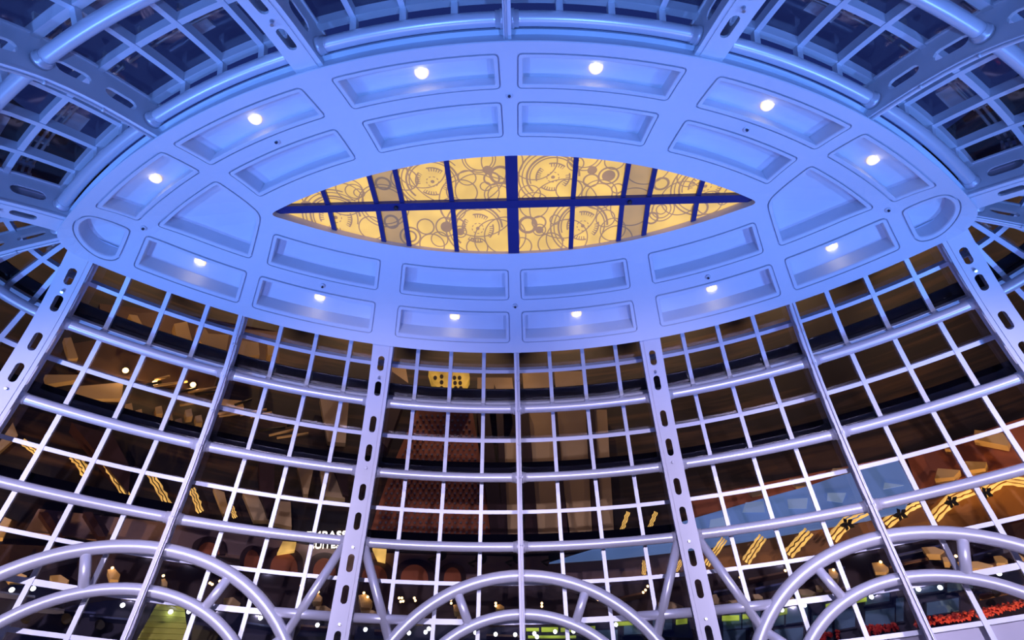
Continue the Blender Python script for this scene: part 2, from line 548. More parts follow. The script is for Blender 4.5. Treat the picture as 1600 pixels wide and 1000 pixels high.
# ================================================================ THE SKYLIGHT
def skylight_glass(ca=(0.90, 0.55, 0.09), cb=(0.33, 0.17, 0.07)):
    m = bpy.data.materials.new('patterned_skylight_glass')
    m.use_nodes = True
    nt = m.node_tree
    b = nt.nodes['Principled BSDF']
    N = nt.nodes.new
    geo = N('ShaderNodeNewGeometry')
    sc = N('ShaderNodeVectorMath'); sc.operation = 'MULTIPLY'
    sc.inputs[1].default_value = (1 / U, 1 / U, 0)
    nt.links.new(geo.outputs['Position'], sc.inputs[0])
    wn = N('ShaderNodeTexNoise'); wn.inputs['Scale'].default_value = 14
    nt.links.new(sc.outputs[0], wn.inputs['Vector'])
    def math_(op, a, b_=None, clamp=False):
        n = N('ShaderNodeMath'); n.operation = op; n.use_clamp = clamp
        for i, q in enumerate((a, b_)):
            if q is None: continue
            if isinstance(q, (int, float)): n.inputs[i].default_value = q
            else: nt.links.new(q, n.inputs[i])
        return n.outputs[0]
    acc = [None]
    def put(x):
        acc[0] = x if acc[0] is None else math_('MAXIMUM', acc[0], x)
    def dist(cx, cy):
        n = N('ShaderNodeVectorMath'); n.operation = 'DISTANCE'
        nt.links.new(sc.outputs[0], n.inputs[0]); n.inputs[1].default_value = (cx, cy, 0)
        return n.outputs['Value']
    def ring(d, r, w):
        return math_('LESS_THAN', math_('ABSOLUTE', math_('SUBTRACT', d, r)), w)
    def angle(cx, cy):
        n = N('ShaderNodeVectorMath'); n.operation = 'SUBTRACT'
        nt.links.new(sc.outputs[0], n.inputs[0]); n.inputs[1].default_value = (cx, cy, 0)
        s = N('ShaderNodeSeparateXYZ'); nt.links.new(n.outputs[0], s.inputs[0])
        return math_('ARCTAN2', s.outputs[1], s.outputs[0])
    def rosette(cx, cy):
        d = dist(cx, cy); a = angle(cx, cy)
        put(math_('LESS_THAN', d, 0.0045))
        dash = math_('GREATER_THAN', math_('SINE', math_('MULTIPLY', a, 9.0)), -0.2)
        put(math_('MULTIPLY', ring(d, 0.0135, 0.0011), dash))
        # four hooked combs
        q = math_('SINE', math_('ADD', math_('MULTIPLY', a, 4.0), 0.6))
        lobe = math_('GREATER_THAN', q, -0.45)
        comb = math_('GREATER_THAN', math_('SINE', math_('MULTIPLY', a, 36.0)), 0.1)
        put(math_('MULTIPLY', ring(d, 0.0375, 0.0018), lobe))
        put(math_('MULTIPLY', math_('MULTIPLY', ring(d, 0.032, 0.004), lobe), comb))
        for r, w in ((0.052, 0.0016), (0.0585, 0.0024), (0.069, 0.0014), (0.077, 0.0018)):
            half = math_('GREATER_THAN', math_('SINE', math_('ADD', math_('MULTIPLY', a, 1.0), r * 60)), -0.35)
            put(math_('MULTIPLY', ring(d, r, w), half))
    for c in ((-0.178, -0.062), (0.092, -0.066), (-0.085, 0.068), (0.167, 0.068), (-0.42, 0.03), (0.44, -0.03)):
        rosette(*c)
    for (cx, cy, r, w) in ((-0.045, -0.066, 0.017, 0.0015), (-0.01 - 0.015, -0.075, 0.022, 0.0035), (-0.053, -0.09, 0.0055, 0.0055),
                           (-0.16, 0.062, 0.007, 0.007), (-0.16, 0.062, 0.025, 0.0012), (-0.132, 0.058, 0.016, 0.0014), (-0.128, 0.076, 0.0048, 0.0048), (-0.128, 0.076, 0.015, 0.001),
                           (0.035, 0.062, 0.02, 0.0035), (0.062, 0.056, 0.016, 0.0014), (0.063, 0.076, 0.0048, 0.0048), (0.063, 0.076, 0.015, 0.001),
                           (0.178, -0.082, 0.0055, 0.0055), (0.178, -0.054, 0.017, 0.0014), (0.216, -0.066, 0.0075, 0.0075), (0.216, -0.066, 0.022, 0.0015),
                           (-0.29, -0.06, 0.016, 0.0028), (0.338, -0.04, 0.016, 0.0028), (-0.29, 0.045, 0.016, 0.0028), (0.33, 0.052, 0.014, 0.0025),
                           (-0.37, -0.045, 0.03, 0.001), (-0.36, -0.04, 0.02, 0.001), (-0.35, -0.035, 0.012, 0.001), (-0.25, 0.085, 0.024, 0.0015), (-0.25, 0.085, 0.014, 0.0015),
                           (0.35, 0.03, 0.03, 0.001), (0.35, 0.03, 0.022, 0.001), (0.35, 0.03, 0.012, 0.001), (0.44, 0.03, 0.018, 0.0018), (0.49, 0.01, 0.012, 0.001),
                           (-0.20, 0.11, 0.03, 0.0011), (-0.09, 0.12, 0.026, 0.0011), (0.09, 0.115, 0.03, 0.0011), (0.02, 0.12, 0.024, 0.0011), (0.25, 0.11, 0.04, 0.0011),
                           (-0.07, -0.12, 0.03, 0.001), (-0.07, -0.12, 0.036, 0.001), (0.16, -0.12, 0.03, 0.001), (0.16, -0.12, 0.038, 0.001), (0.225, -0.105, 0.022, 0.001),
                           (-0.03, -0.02, 0.034, 0.001), (-0.03, -0.02, 0.026, 0.001), (0.2, -0.015, 0.04, 0.001), (0.2, -0.015, 0.03, 0.001), (-0.14, 0.015, 0.03, 0.001), (0.05, 0.01, 0.034, 0.001),
                           (-0.46, -0.02, 0.025, 0.001), (-0.48, 0.0, 0.01, 0.006), (0.28, 0.02, 0.05, 0.001), (-0.3, 0.0, 0.05, 0.001), (-0.3, 0.0, 0.058, 0.001), (0.12, 0.02, 0.08, 0.001), (-0.08, 0.0, 0.09, 0.001),
                           (0.30, -0.09, 0.05, 0.001), (-0.10, -0.07, 0.02, 0.001), (-0.115, -0.03, 0.035, 0.0011), (-0.06, -0.045, 0.012, 0.001), (0.13, -0.03, 0.03, 0.0011), (0.24, -0.03, 0.013, 0.0012), (0.14, -0.1, 0.018, 0.001), (-0.24, -0.07, 0.03, 0.0012), (-0.21, 0.06, 0.02, 0.0012), (-0.18, 0.095, 0.02, 0.001),
                           (0.10, 0.05, 0.012, 0.001), (0.22, 0.05, 0.022, 0.001), (0.24, 0.08, 0.03, 0.001), (-0.34, 0.06, 0.03, 0.001), (-0.39, -0.02, 0.045, 0.001), (0.40, -0.06, 0.03, 0.001), (0.39, 0.0, 0.045, 0.001), (0.46, 0.015, 0.03, 0.001), (-0.02, 0.09, 0.05, 0.001), (-0.04, 0.1, 0.055, 0.001), (0.13, 0.1, 0.05, 0.001), (-0.02, -0.11, 0.045, 0.001), (-0.2, -0.1, 0.055, 0.001), (0.05, -0.11, 0.05, 0.001), (0.04, -0.02, 0.025, 0.001), (-0.08, -0.03, 0.05, 0.001), (-0.12, -0.1, 0.11, 0.001)):
        put(ring(dist(cx, cy), r, w if w >= 0.0025 else w * 1.45))
    mx = N('ShaderNodeMix'); mx.data_type = 'RGBA'
    mx.inputs[6].default_value = ca + (1,)
    mx.inputs[7].default_value = cb + (1,)
    nt.links.new(acc[0], mx.inputs[0])
    hl = N('ShaderNodeMapRange')
    nt.links.new(wn.outputs['Fac'], hl.inputs['Value'])
    hl.inputs['From Min'].default_value = 0.35; hl.inputs['From Max'].default_value = 0.7
    hl.inputs['To Min'].default_value = 0.82; hl.inputs['To Max'].default_value = 1.12
    nt.links.new(mx.outputs[2], b.inputs['Emission Color'])
    nt.links.new(hl.outputs[0], b.inputs['Emission Strength'])
    b.inputs['Base Color'].default_value = (0.25, 0.18, 0.08, 1)
    b.inputs['Roughness'].default_value = 0.35
    return m
MAT['skyglass'] = skylight_glass()
MAT['skyglass_reflection'] = skylight_glass((0.42, 0.24, 0.07), (0.16, 0.09, 0.05))  # darker reflection on the narrow panes put into the glass colours
MAT['bronze'] = paint('skylight_frame_paint', (0.025, 0.032, 0.17), 0.4, 0.2, 0.1, 1)
MAT['curb'] = paint('curb_plaster', (0.85, 0.66, 0.48), 0.6, 0, 0.05, 1)
sky = empty('skylight', W(0, 0, 1.11))
tag(sky, 'glowing golden lens shaped skylight of patterned glass with dark blue bars', 'skylight')
def zsk(x, y):
    yl = max(1e-4, math.sqrt(max((R0 - 0.255) ** 2 - x * x, 0)) - D)
    return 1.104 + 0.018 * max(0, 1 - abs(y) / 0.138)
xs = [0, 0.14, 0.255, 0.315, 0.428, 0.553]
def yl_(x):
    return math.sqrt(max((R0 - 0.252) ** 2 - x * x, 0)) - D
for sx in (-1, 1):
    for sy in (-1, 1):
        for k in range(5):
            mb = MB()
            N = 6
            lo, hi = [], []
            for i in range(N + 1):
                x = xs[k] + (xs[k + 1] - xs[k]) * i / N
                y = max(yl_(x), 0.0005)
                lo.append((x, 0)); hi.append((x, y))
            for dz in (0.0, 0.003):
                mb.grid([[W(sx * x, sy * y, zsk(x, y) + dz) for x, y in row] for row in (lo, hi)], False)
            mb.build('pane', MAT['skyglass_reflection' if k == 2 else 'skyglass'], sky)
def bar(mb, a, b, wid, h):
    a = Vector(a); b = Vector(b)
    d = (b - a).normalized()
    s = d.cross(Vector((0, 0, 1))).normalized() * (wid / 2)
    dn = Vector((0, 0, -h))
    mb.box8([a - s, a + s, b + s, b - s, a - s + dn, a + s + dn, b + s + dn, b - s + dn][::-1])
zr = 1.121
for sx in (-1, 1):
    mb = MB()
    bar(mb, W(0, 0, zr + 0.001), W(sx * 0.555, 0, zr + 0.001), 0.20, 0.13)
    mb.build('ridge_bar', MAT['bronze'], sky)
for sx, k in [(1, 0)] + [(s, k) for s in (-1, 1) for k in (1, 2, 3, 4)]:
    for sy in (-1, 1):
        mb = MB()
        y = yl_(xs[k])
        bar(mb, W(sx * xs[k], sy * 0.004, zr), W(sx * xs[k], sy * (y - 0.004), zsk(xs[k], y)), 0.27 if k == 0 else 0.11, 0.09 if k == 0 else 0.07)
        mb.build('rafter', MAT['bronze'], sky)
mb = MB()
lp = lens
loops = []
for d, z in ((0, None), (-0.001, None), (-0.002, 1.13)):
    q = inset(lp, d)
    loops.append([W(x, y, zsof(x, y) + (0.0 if d == 0 else 0.004) if z is None else z) for x, y in q])
mb.grid(loops, True)
mb.build('curb', MAT['curb'], sky)
for x in (-0.27, 0.27):
    c = W(x, 0, zr - 0.013)
    mb = MB()
    mb.sweep([ring_pts(c + DOWN * h, DOWN, r, 10) for h, r in ((0, 0.05), (0.05, 0.05), (0.08, 0.03))], True)
    mb.build('bolt', MAT['dark'], sky)

# ================================================================ RIBS
SLOTS = [k + f for k in range(0, 5) for f in (0.30, 0.72)]
TMAX = 8.0
def slot_plate(mb, mp, u0, u1, t0, t1, slots, hu, ht, w0, w1, step=0.125):
    """plate over (u, t) with capsule slots at u = 0; mp(u, t, w) gives the point"""
    uc = (u0 + u1) / 2
    marks = []
    for s in slots:
        if t0 < s - ht - 0.03 and s + ht + 0.03 < t1:
            marks.append(s)
    t = t0
    segs = []
    for s in marks:
        segs.append(('p', t, s - ht - 0.03))
        segs.append(('s', s - ht - 0.03, s + ht + 0.03, s))
        t = s + ht + 0.03
    segs.append(('p', t, t1))
    for sg in segs:
        if sg[0] == 'p':
            n = max(1, int(math.ceil((sg[2] - sg[1]) / step)))
            rings = []
            for i in range(n + 1):
                tt = sg[1] + (sg[2] - sg[1]) * i / n
                rings.append([mp(u0, tt, w0), mp(u1, tt, w0), mp(u1, tt, w1), mp(u0, tt, w1)])
            mb.sweep(rings, False, cap=True)
        else:
            ta, tb, s = sg[1:]
            inner, outer = [], []
            K = 5
            k_ = 0.185           # plan length of one level
            hl = ht - hu / k_
            caps = []
            for i in range(K + 1):
                a = math.pi * i / K
                caps.append((uc + hu * math.cos(a), s + hl + hu / k_ * math.sin(a)))
            for i in range(K + 1):
                a = math.pi + math.pi * i / K
                caps.append((uc + hu * math.cos(a), s - hl + hu / k_ * math.sin(a)))
            outs = []
            for i in range(K + 1):
                f = i / K
                if f < 0.25: outs.append((u1, s + hl + (tb - s - hl) * f / 0.25))
                elif f <= 0.75: outs.append((u1 + (u0 - u1) * (f - 0.25) / 0.5, tb))
                else: outs.append((u0, tb + (s + hl - tb) * (f - 0.75) / 0.25))
            for i in range(K + 1):
                f = i / K
                if f < 0.25: outs.append((u0, s - hl + (ta - s + hl) * f / 0.25))
                elif f <= 0.75: outs.append((u0 + (u1 - u0) * (f - 0.25) / 0.5, ta))
                else: outs.append((u1, ta + (s - hl - ta) * (f - 0.75) / 0.25))
            # exact corners
            for q, c in ((1, (u1, tb)), (4, (u0, tb)), (K + 2, (u0, ta)), (K + 5, (u1, ta))):
                outs[q] = c
            mb.grid([[mp(u, t_, w0) for u, t_ in outs], [mp(u, t_, w0) for u, t_ in caps], [mp(u, t_, w1) for u, t_ in caps], [mp(u, t_, w1) for u, t_ in outs], [mp(u, t_, w0) for u, t_ in outs]], True)
WI = -0.032      # inner face of the ribs
WO = 0.049
main_n = (-3, -1, 1, 3, 5, 7, 9, 11)
RIBNAME = {-3: 'far left end of the front glazing', -1: 'left of the front centre', 1: 'right of the front centre', 3: 'far right end of the front glazing',
           5: 'near right behind the pointed tip', 7: 'overhead at the top right of centre', 9: 'overhead at the top left of centre', 11: 'near left behind the pointed tip'}
for n in main_n:
    if n in (5, 7, 9, 11):
        tm = 3.0
    else:
        tm = TMAX
    base = S(n, tm)
    e = empty('main_rib', base)
    tag(e, 'wide lavender steel box rib with long slots, %s' % RIBNAME[n], 'steel rib', 'wide slotted ribs of the dome')
    t0 = -0.12
    mb = MB()
    slot_plate(mb, lambda u, t, w: S(n, t, w, u), -0.0175, 0.0175, t0, tm, SLOTS, 0.0082, 0.125, WI - 0.0025, WI)
    mb.build('slotted_face_plate', MAT['rib'], e)
    mb = MB()
    slot_plate(mb, lambda u, t, w: S(n, t, w, u), -0.0265, 0.0265, t0, tm, SLOTS, 0.0095, 0.13, WI, WI + 0.004)
    mb.build('inner_flange', MAT['rib'], e)
    for sgn in (-1, 1):
        mb = MB()
        slot_plate(mb, lambda u, t, w: S(n, t, u, sgn * 0.021 + w), WI + 0.004, WO, t0, tm, SLOTS, 0.012, 0.16, -0.0015, 0.0015)
        mb.build('web', MAT['rib'], e)
    K = int(tm / 0.25) + 1
    for sgn in (-1, 1):
        mb = MB()
        mb.sweep([[S(n, t0 + (tm - t0) * i / K, w, u) for u, w in ((sgn * 0.016, WO), (sgn * 0.026, WO), (sgn * 0.026, WO + 0.004), (sgn * 0.016, WO + 0.004))] for i in range(K + 1)])
        mb.build('outer_flange', MAT['rib'], e)
    for tb in (0.52, 1.93, 3.08, 4.1):
        if tb > tm: continue
        mb = MB()
        c = S(n, tb, WI - 0.002)
        nr = (S(n, tb, WI - 0.01) - c).normalized()
        mb.sweep([ring_pts(c + nr * h, nr, r, 10) for h, r in ((0, 0.035), (0.03, 0.035), (0.045, 0.02), (0.09, 0.02), (0.1, 0.03))], True)
        mb.build('bolt', MAT['bolt'], e)
sec_n = (-2, 0, 2, 4, 6, 8, 10, 12)
SECNAME = {-2: 'in the left front glazing', 0: 'on the front centre line', 2: 'in the right front glazing', 4: 'at the right pointed tip', 6: 'overhead at the upper right', 8: 'overhead at the top centre', 10: 'overhead at the upper left', 12: 'at the left pointed tip'}
for n in sec_n:
    tm = TMAX if n in (-2, 0, 2) else 3.0
    e = empty('fin_rib', S(n, tm))
    tag(e, 'slim fin rib with oval web slots and cable pipe, %s' % SECNAME[n], 'steel rib', 'slim fin ribs of the dome')
    t0 = -0.12
    mb = MB()
    slot_plate(mb, lambda u, t, w: S(n, t, u, w), WI + 0.004, WO, t0, tm, SLOTS, 0.011, 0.15, -0.003, 0.003)
    mb.build('web', MAT['rib'], e)
    K = int(tm / 0.125)
    ts = [t0 + (tm - t0) * i / K for i in range(K + 1)]
    mb = MB()
    mb.sweep([[S(n, t, w, u) for u, w in ((-0.0068, WI), (0.0068, WI), (0.0068, WI + 0.004), (-0.0068, WI + 0.004))] for t in ts])
    mb.build('inner_flange', MAT['rib'], e)
    mb = MB()
    mb.sweep([[S(n, t, w, u) for u, w in ((-0.0068, WO), (0.0068, WO), (0.0068, WO + 0.004), (-0.0068, WO + 0.004))] for t in ts])
    mb.build('outer_flange', MAT['rib'], e)
    mb = MB()
    mb.tube([S(n, t, WI - 0.0025, 0.002) for t in ts], 0.022, 8)
    cp = mb.build('cable_pipe', MAT['pipe'], e)
    for tb in (0.45, 0.98, 1.5, 1.98, 2.98):
        if tb < tm:
            mb = MB()
            mb.tube([S(n, tb - 0.012, WI - 0.0025, 0.002), S(n, tb + 0.012, WI - 0.0025, 0.002)], 0.036, 8)
            mb.build('clamp', MAT['mullion'], cp)

# ================================================================ RING PIPES
LEVELW = {0: 'hugging the disc rim', 1: 'first below the disc', 2: 'second below the disc', 3: 'third below the disc', 4: 'fourth below the disc'}
BAYW = {-3: 'leftmost front bay', -2: 'front bay left of the left wide rib', -1: 'front bay just left of centre', 0: 'front bay just right of centre', 1: 'front bay right of the right wide rib', 2: 'rightmost front bay',
        3: 'right tip, front half', 4: 'right tip, back half', 5: 'back bay nearest the right tip', 6: 'back bay at upper right', 7: 'back bay just right of centre', 8: 'back bay just left of centre', 9: 'back bay at upper left', 10: 'back bay nearest the left tip',
        11: 'left tip, back half', 12: 'left tip, front half'}
PR = 0.0125
def halfw(n):
    return 0.022 if n in main_n or n - 16 in main_n else 0.004
for lev in (0, 1, 2, 3):
    for b in range(-3, 13):
        pts = []
        a0, a1 = halfw(b), halfw(b + 1)
        N = 14
        for i in range(N + 1):
            f = i / N
            lat = a0 * (1 - f) ** 3 - a1 * f ** 3 if i in (0, N) else 0
            pts.append(S(b + f, lev, 0, lat if i in (0, N) else 0))
        if not seen(pts, 120):
            continue
        mid = pts[N // 2]
        e = empty('ring_pipe', mid)
        tag(e, 'round lavender ring pipe %s, %s' % (LEVELW[lev], BAYW[b]), 'pipe', 'ring pipes of the dome')
        mb = MB()
        mb.tube(pts, PR * U, 16)
        mb.build('pipe', MAT['pipe'], e)
        for p, q in ((pts[0], pts[1]), (pts[-1], pts[-2])):
            d = (q - p).normalized()
            mb = MB()
            mb.tube([p, p + d * 0.08, p + d * 0.085, p + d * 0.16], [PR * U * 1.28, PR * U * 1.28, PR * U * 1.12, PR * U * 1.12], 16)
            mb.build('collar', MAT['pipe'], e)
        for k in (1, 2, 3):
            nn = b + k / 4
            mb = MB()
            for dt in (0,):
                c = [S(nn, lev + dtt, w, u) for w in (0.006, 0.048) for dtt, u in ((-0.035, -0.006), (-0.035, 0.006), (0.02, 0.006), (0.02, -0.006))]
                mb.box8(c)
            mb.build('bracket', MAT['mullion'], e)

# ================================================================ ARCHES
def arch_pt(nc, ang, rad, tc, w=0.0):
    """arch circle laid on the dome surface: bay centre nc, angle from the crown, radius and centre level"""
    t = tc - rad * math.cos(ang) / 0.176
    (rho, z), _ = prof(t)
    if abs(nc) < 2.9:
        wid = (R0 + rho) * math.radians(DPHI)
    n = nc + rad * math.sin(ang) / wid
    return S(n, t, w)
ARCHT = {-2: 'in the left front bay', 0: 'in the centre front bay', 2: 'in the right front bay'}
RO, RI, TC = 0.435, 0.345, 5.874
for nc in (-2, 0, 2):
    e = empty('arch_truss', S(nc, 6.0))
    tag(e, 'double curved lavender pipe arch with struts %s' % ARCHT[nc], 'arch truss', 'pipe arches at the foot of the dome')
    for nm, rad, pr in (('outer_chord', RO, 0.0155), ('inner_chord', RI, 0.0135)):
        mb = MB()
        mb.tube([arch_pt(nc, math.radians(-105 + 210 * i / 60), rad, TC, -0.003) for i in range(61)], pr * U, 14)
        mb.build(nm, MAT['pipe'], e)
    for a in (-78, -50, -20 if nc == -2 else -23, 20 if nc == 2 else 23, 50, 78):
        mb = MB()
        mb.tube([arch_pt(nc, math.radians(a), RI, TC, -0.003), arch_pt(nc, math.radians(a), RO, TC, -0.003)], 0.0115 * U, 12)
        mb.build('strut', MAT['pipe'], e)
    for sg in (-1, 1):
        mb = MB()
        p_end = arch_pt(nc, math.radians(sg * 50), RO, TC, -0.003)
        mb.tube([S(nc + sg * 0.94, 3.06, -0.003), p_end], 0.0115 * U, 12)
        mb.build('brace', MAT['pipe'], e)
        mb = MB()
        # level pipe from rib to arch
        aa = math.acos(min(1, (TC - 4.0) * 0.176 / RO))
        q = arch_pt(nc, sg * aa, RO, TC, -0.003)
        mb.tube([S(nc + sg * 0.95, 4.0, -0.003), q], 0.0115 * U, 12)
        mb.build('tie_pipe', MAT['pipe'], e)

# ================================================================ GLAZING
WG = 0.065
MH = 0.0052
def in_view(b, ta, tb):
    return seen([S(b + f, t, WG) for f in (0, 0.5, 1) for t in (ta, (ta + tb) / 2, tb)], 150)
idx = 0
for b in range(-3, 13):
    front = b in (-3, -2, -1, 0, 1, 2)
    tmax = 5.5 if front else 2.5
    rows = [k * 0.5 for k in range(int(tmax * 2) + 1)]
    vis = [r for r in rows[:-1] if in_view(b, r, r + 0.5)]
    if not vis:
        continue
    idx += 1
    t_lo, t_hi = min(vis), max(vis) + 0.5
    e = empty('window_%d' % idx, S(b + 0.5, t_hi, WG))
    tag(e, 'dark gridded dome glazing, %s' % BAYW[b], 'window', kind='structure')
    for r in vis:
        for k in range(4):
            na, nb = b + k / 4, b + (k + 1) / 4
            mb = MB()
            mb.box8([S(na, r, WG), S(nb, r, WG), S(nb, r + 0.5, WG), S(na, r + 0.5, WG), S(na, r, WG + 0.002), S(nb, r, WG + 0.002), S(nb, r + 0.5, WG + 0.002), S(na, r + 0.5, WG + 0.002)])
            opaque = b in (1, 2) and r >= 4.5
            mb.build('spandrel_panel' if opaque else 'pane', MAT['spandrel'] if opaque else MAT['glass'], e)
    for k in (1, 2, 3):
        n = b + k / 4
        K = max(2, int((t_hi - t_lo) / 0.25))
        mb = MB()
        mb.sweep([[S(n, t_lo + (t_hi - t_lo) * i / K, w, u) for u, w in ((-MH, WG - 0.022), (MH, WG - 0.022), (MH, WG), (-MH, WG))] for i in range(K + 1)])
        mb.build('mullion', MAT['mullion'], e)
    for r in sorted(set(vis + [v + 0.5 for v in vis])):
        whole = abs(r - round(r)) < 0.01
        h = 0.036 if whole else 0.026
        mb = MB()
        mb.sweep([[S(b + i / 12, r + dt, w) for dt, w in ((-h, WG - 0.020), (h, WG - 0.020), (h, WG), (-h, WG))] for i in range(13)])
        mb.build('transom', MAT['mullion'], e)
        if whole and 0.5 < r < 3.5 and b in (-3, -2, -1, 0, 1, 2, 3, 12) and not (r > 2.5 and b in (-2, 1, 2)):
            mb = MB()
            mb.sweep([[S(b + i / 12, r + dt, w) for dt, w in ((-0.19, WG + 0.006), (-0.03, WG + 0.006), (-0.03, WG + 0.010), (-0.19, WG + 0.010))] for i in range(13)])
            mb.build('reflection_strip', MAT['reflection_black'], e)  # dark reflected band above the pipe, added as a strip behind the glass
print('bays', idx)

# ================================================================ FLOOR
mb = MB()
mb.grid([[Vector((x, y, 0)) for x in (-30, 30)] for y in (-22, 26)])
fl = mb.build('floor', paint('floor_stone', (0.10, 0.07, 0.05), 0.3, 0, 0.3, 0.6))
tag(fl, 'dark polished stone floor of the rotunda', 'floor', kind='structure')

# ================================================================ HALL REFLECTED IN THE FRONT GLAZING, BUILT AS A WALL BEHIND IT
RW = 2.45
def wallp(px, py, dr=0.0):
    """the point of the outer reflection wall (a cylinder about the front arc centre) met at a picture position, dr in front of it"""
    d = fwd * F_PX + camR * (px - 800) - camU * (py - 500)
    c = W(0, -D, 0)
    o = CAMPOS - c
    r = (RW - dr) * U
    A_ = d.x ** 2 + d.y ** 2
    B_ = o.x * d.x + o.y * d.y
    C_ = o.x ** 2 + o.y ** 2 - r * r
    k = (-B_ + math.sqrt(B_ * B_ - A_ * C_)) / A_
    p = CAMPOS + d * k
    th = math.atan2(p.x - c.x, p.y - c.y)
    return th, p.z
def cyl(th, z, dr):
    c = W(0, -D, 0)
    r = (RW - dr) * U
    return Vector((c.x + r * math.sin(th), c.y + r * math.cos(th), z))
def slab(mb, poly, dr, thick):
    """a plate with the given outline standing dr .. dr+thick in front of the outer wall"""
    q = [wallp(x, y, dr + thick) for x, y in poly]
    q2 = [(t * RW * U, z) for t, z in q]
    v, f = cdt(q2, [], 0.9)
    n = len(mb.v)
    mb.add([cyl(x / (RW * U), z, dr + thick) for x, z in v], f)
    mb.grid([[cyl(x / (RW * U), z, dr + thick) for x, z in q2], [cyl(x / (RW * U), z, dr) for x, z in q2]], True)
def plate(name, poly, dr, thick, mat, label=None, cat=None, group=None, parent=None):
    mb = MB()
    slab(mb, poly, dr, thick)
    o = mb.build(name, mat, parent)
    if label:
        tag(o, label, cat, group)
    return o
def Z(ox, oy, s, pts):
    return [(ox + x / s, oy + y / s) for x, y in pts]
def rect(x0, y0, x1, y1, skew=0):
    return [(x0, y0), (x1, y0 + skew), (x1, y1 + skew), (x0, y1)]

def brown_streaks():
    m, nt, b = new_mat('dark_streaked_reflection')
    tc = nt.nodes.new('ShaderNodeTexCoord')
    mp = nt.nodes.new('ShaderNodeMapping')
    mp.inputs['Scale'].default_value = (0.12, 0.12, 1.6)
    mp.inputs['Rotation'].default_value = (0.0, 0.22, 0.0)
    nz = nt.nodes.new('ShaderNodeTexNoise')
    nz.inputs['Scale'].default_value = 1.5
    nz.inputs['Detail'].default_value = 6
    nz.inputs['Distortion'].default_value = 0.6
    nt.links.new(tc.outputs['Object'], mp.inputs[0])
    nt.links.new(mp.outputs[0], nz.inputs['Vector'])
    cr = nt.nodes.new('ShaderNodeValToRGB')
    cr.color_ramp.elements[0].position = 0.49
    cr.color_ramp.elements[0].color = (0.006, 0.003, 0.003, 1)
    cr.color_ramp.elements[1].position = 0.66
    cr.color_ramp.elements[1].color = (0.085, 0.042, 0.016, 1)
    nt.links.new(nz.outputs['Fac'], cr.inputs[0])
    nt.links.new(cr.outputs[0], b.inputs['Base Color'])
    b.inputs['Roughness'].default_value = 0.6
    return m
MAT['brown_streaks'] = brown_streaks()  # streaks imitate brown reflections in the front panes
MAT['tan'] = paint('tan_panel', (0.60, 0.44, 0.22), 0.6, 0, 0.25, 0.7)
MAT['gold_tan'] = paint('gold_tan_panel', (0.62, 0.42, 0.16), 0.5, 0, 0.3, 0.8)
MAT['orange'] = paint('orange_brown_panel', (0.34, 0.10, 0.035), 0.6, 0, 0.35, 0.8)
MAT['maroon'] = paint('dark_maroon_wood', (0.03, 0.010, 0.010), 0.5, 0, 0.4, 1)
MAT['mauve'] = paint('mauve_stone', (0.24, 0.16, 0.15), 0.7, 0, 0.25, 0.6)
MAT['stud'] = paint('stud_metal', (0.35, 0.30, 0.26), 0.35, 0.7, 0.2, 2)
MAT['gold_glow'] = glow('gold_tube_glow', (1.0, 0.62, 0.17), 0.95, 0.75, 1.6)
MAT['leaf'] = paint('dark_leaf_metal', (0.02, 0.018, 0.008), 0.5, 0.2, 0.2, 2)
MAT['sail'] = glow('blue_added_glow', (0.17, 0.32, 0.80), 0.5, 0.25, 0.4)  # emission added to keep the shape blue, no lamp behind it
MAT['sail_patch'] = glow('pale_patch_added_glow', (0.30, 0.46, 0.85), 0.55, 0.15, 0.5)  # same added emission, slightly paler
MAT['white_dot'] = glow('cool_spot_glow', (0.75, 0.85, 1.0), 9)
MAT['warm_dot'] = glow('warm_spot_glow', (1.0, 0.62, 0.28), 7)
MAT['sign'] = glow('sign_white_glow', (1.0, 0.97, 0.9), 4)
MAT['lime'] = paint('yellow_green_fabric', (0.62, 0.66, 0.10), 0.6, 0, 0.2, 0.8)
MAT['olive'] = paint('olive_cloth', (0.11, 0.10, 0.035), 0.7, 0, 0.2, 0.8)
MAT['screen'] = paint('blue_grey_panel', (0.10, 0.20, 0.34), 0.4, 0, 0.35, 1.2)
MAT['navy'] = paint('navy_frame', (0.012, 0.015, 0.05), 0.5, 0, 0.3, 1)
MAT['red'] = paint('red_blossom', (0.55, 0.03, 0.03), 0.6, 0, 0.4, 3)
MAT['lime_glow'] = glow('lime_strip_glow', (0.55, 0.75, 0.08), 0.55, 0.6, 2.0)

# outer wall, standing in for the hall reflected in the glass
mb = MB()
N = 60
mb.grid([[cyl(math.radians(-80 + 160 * i / N), z, 0) for i in range(N + 1)] for z in (0.0, 6, 12, 18, 24.5)], False, True)
ow = mb.build('wall_reflection', MAT['brown_streaks'])
tag(ow, 'dark streaked brown wall standing in for reflections in the front glazing', 'wall', kind='structure')

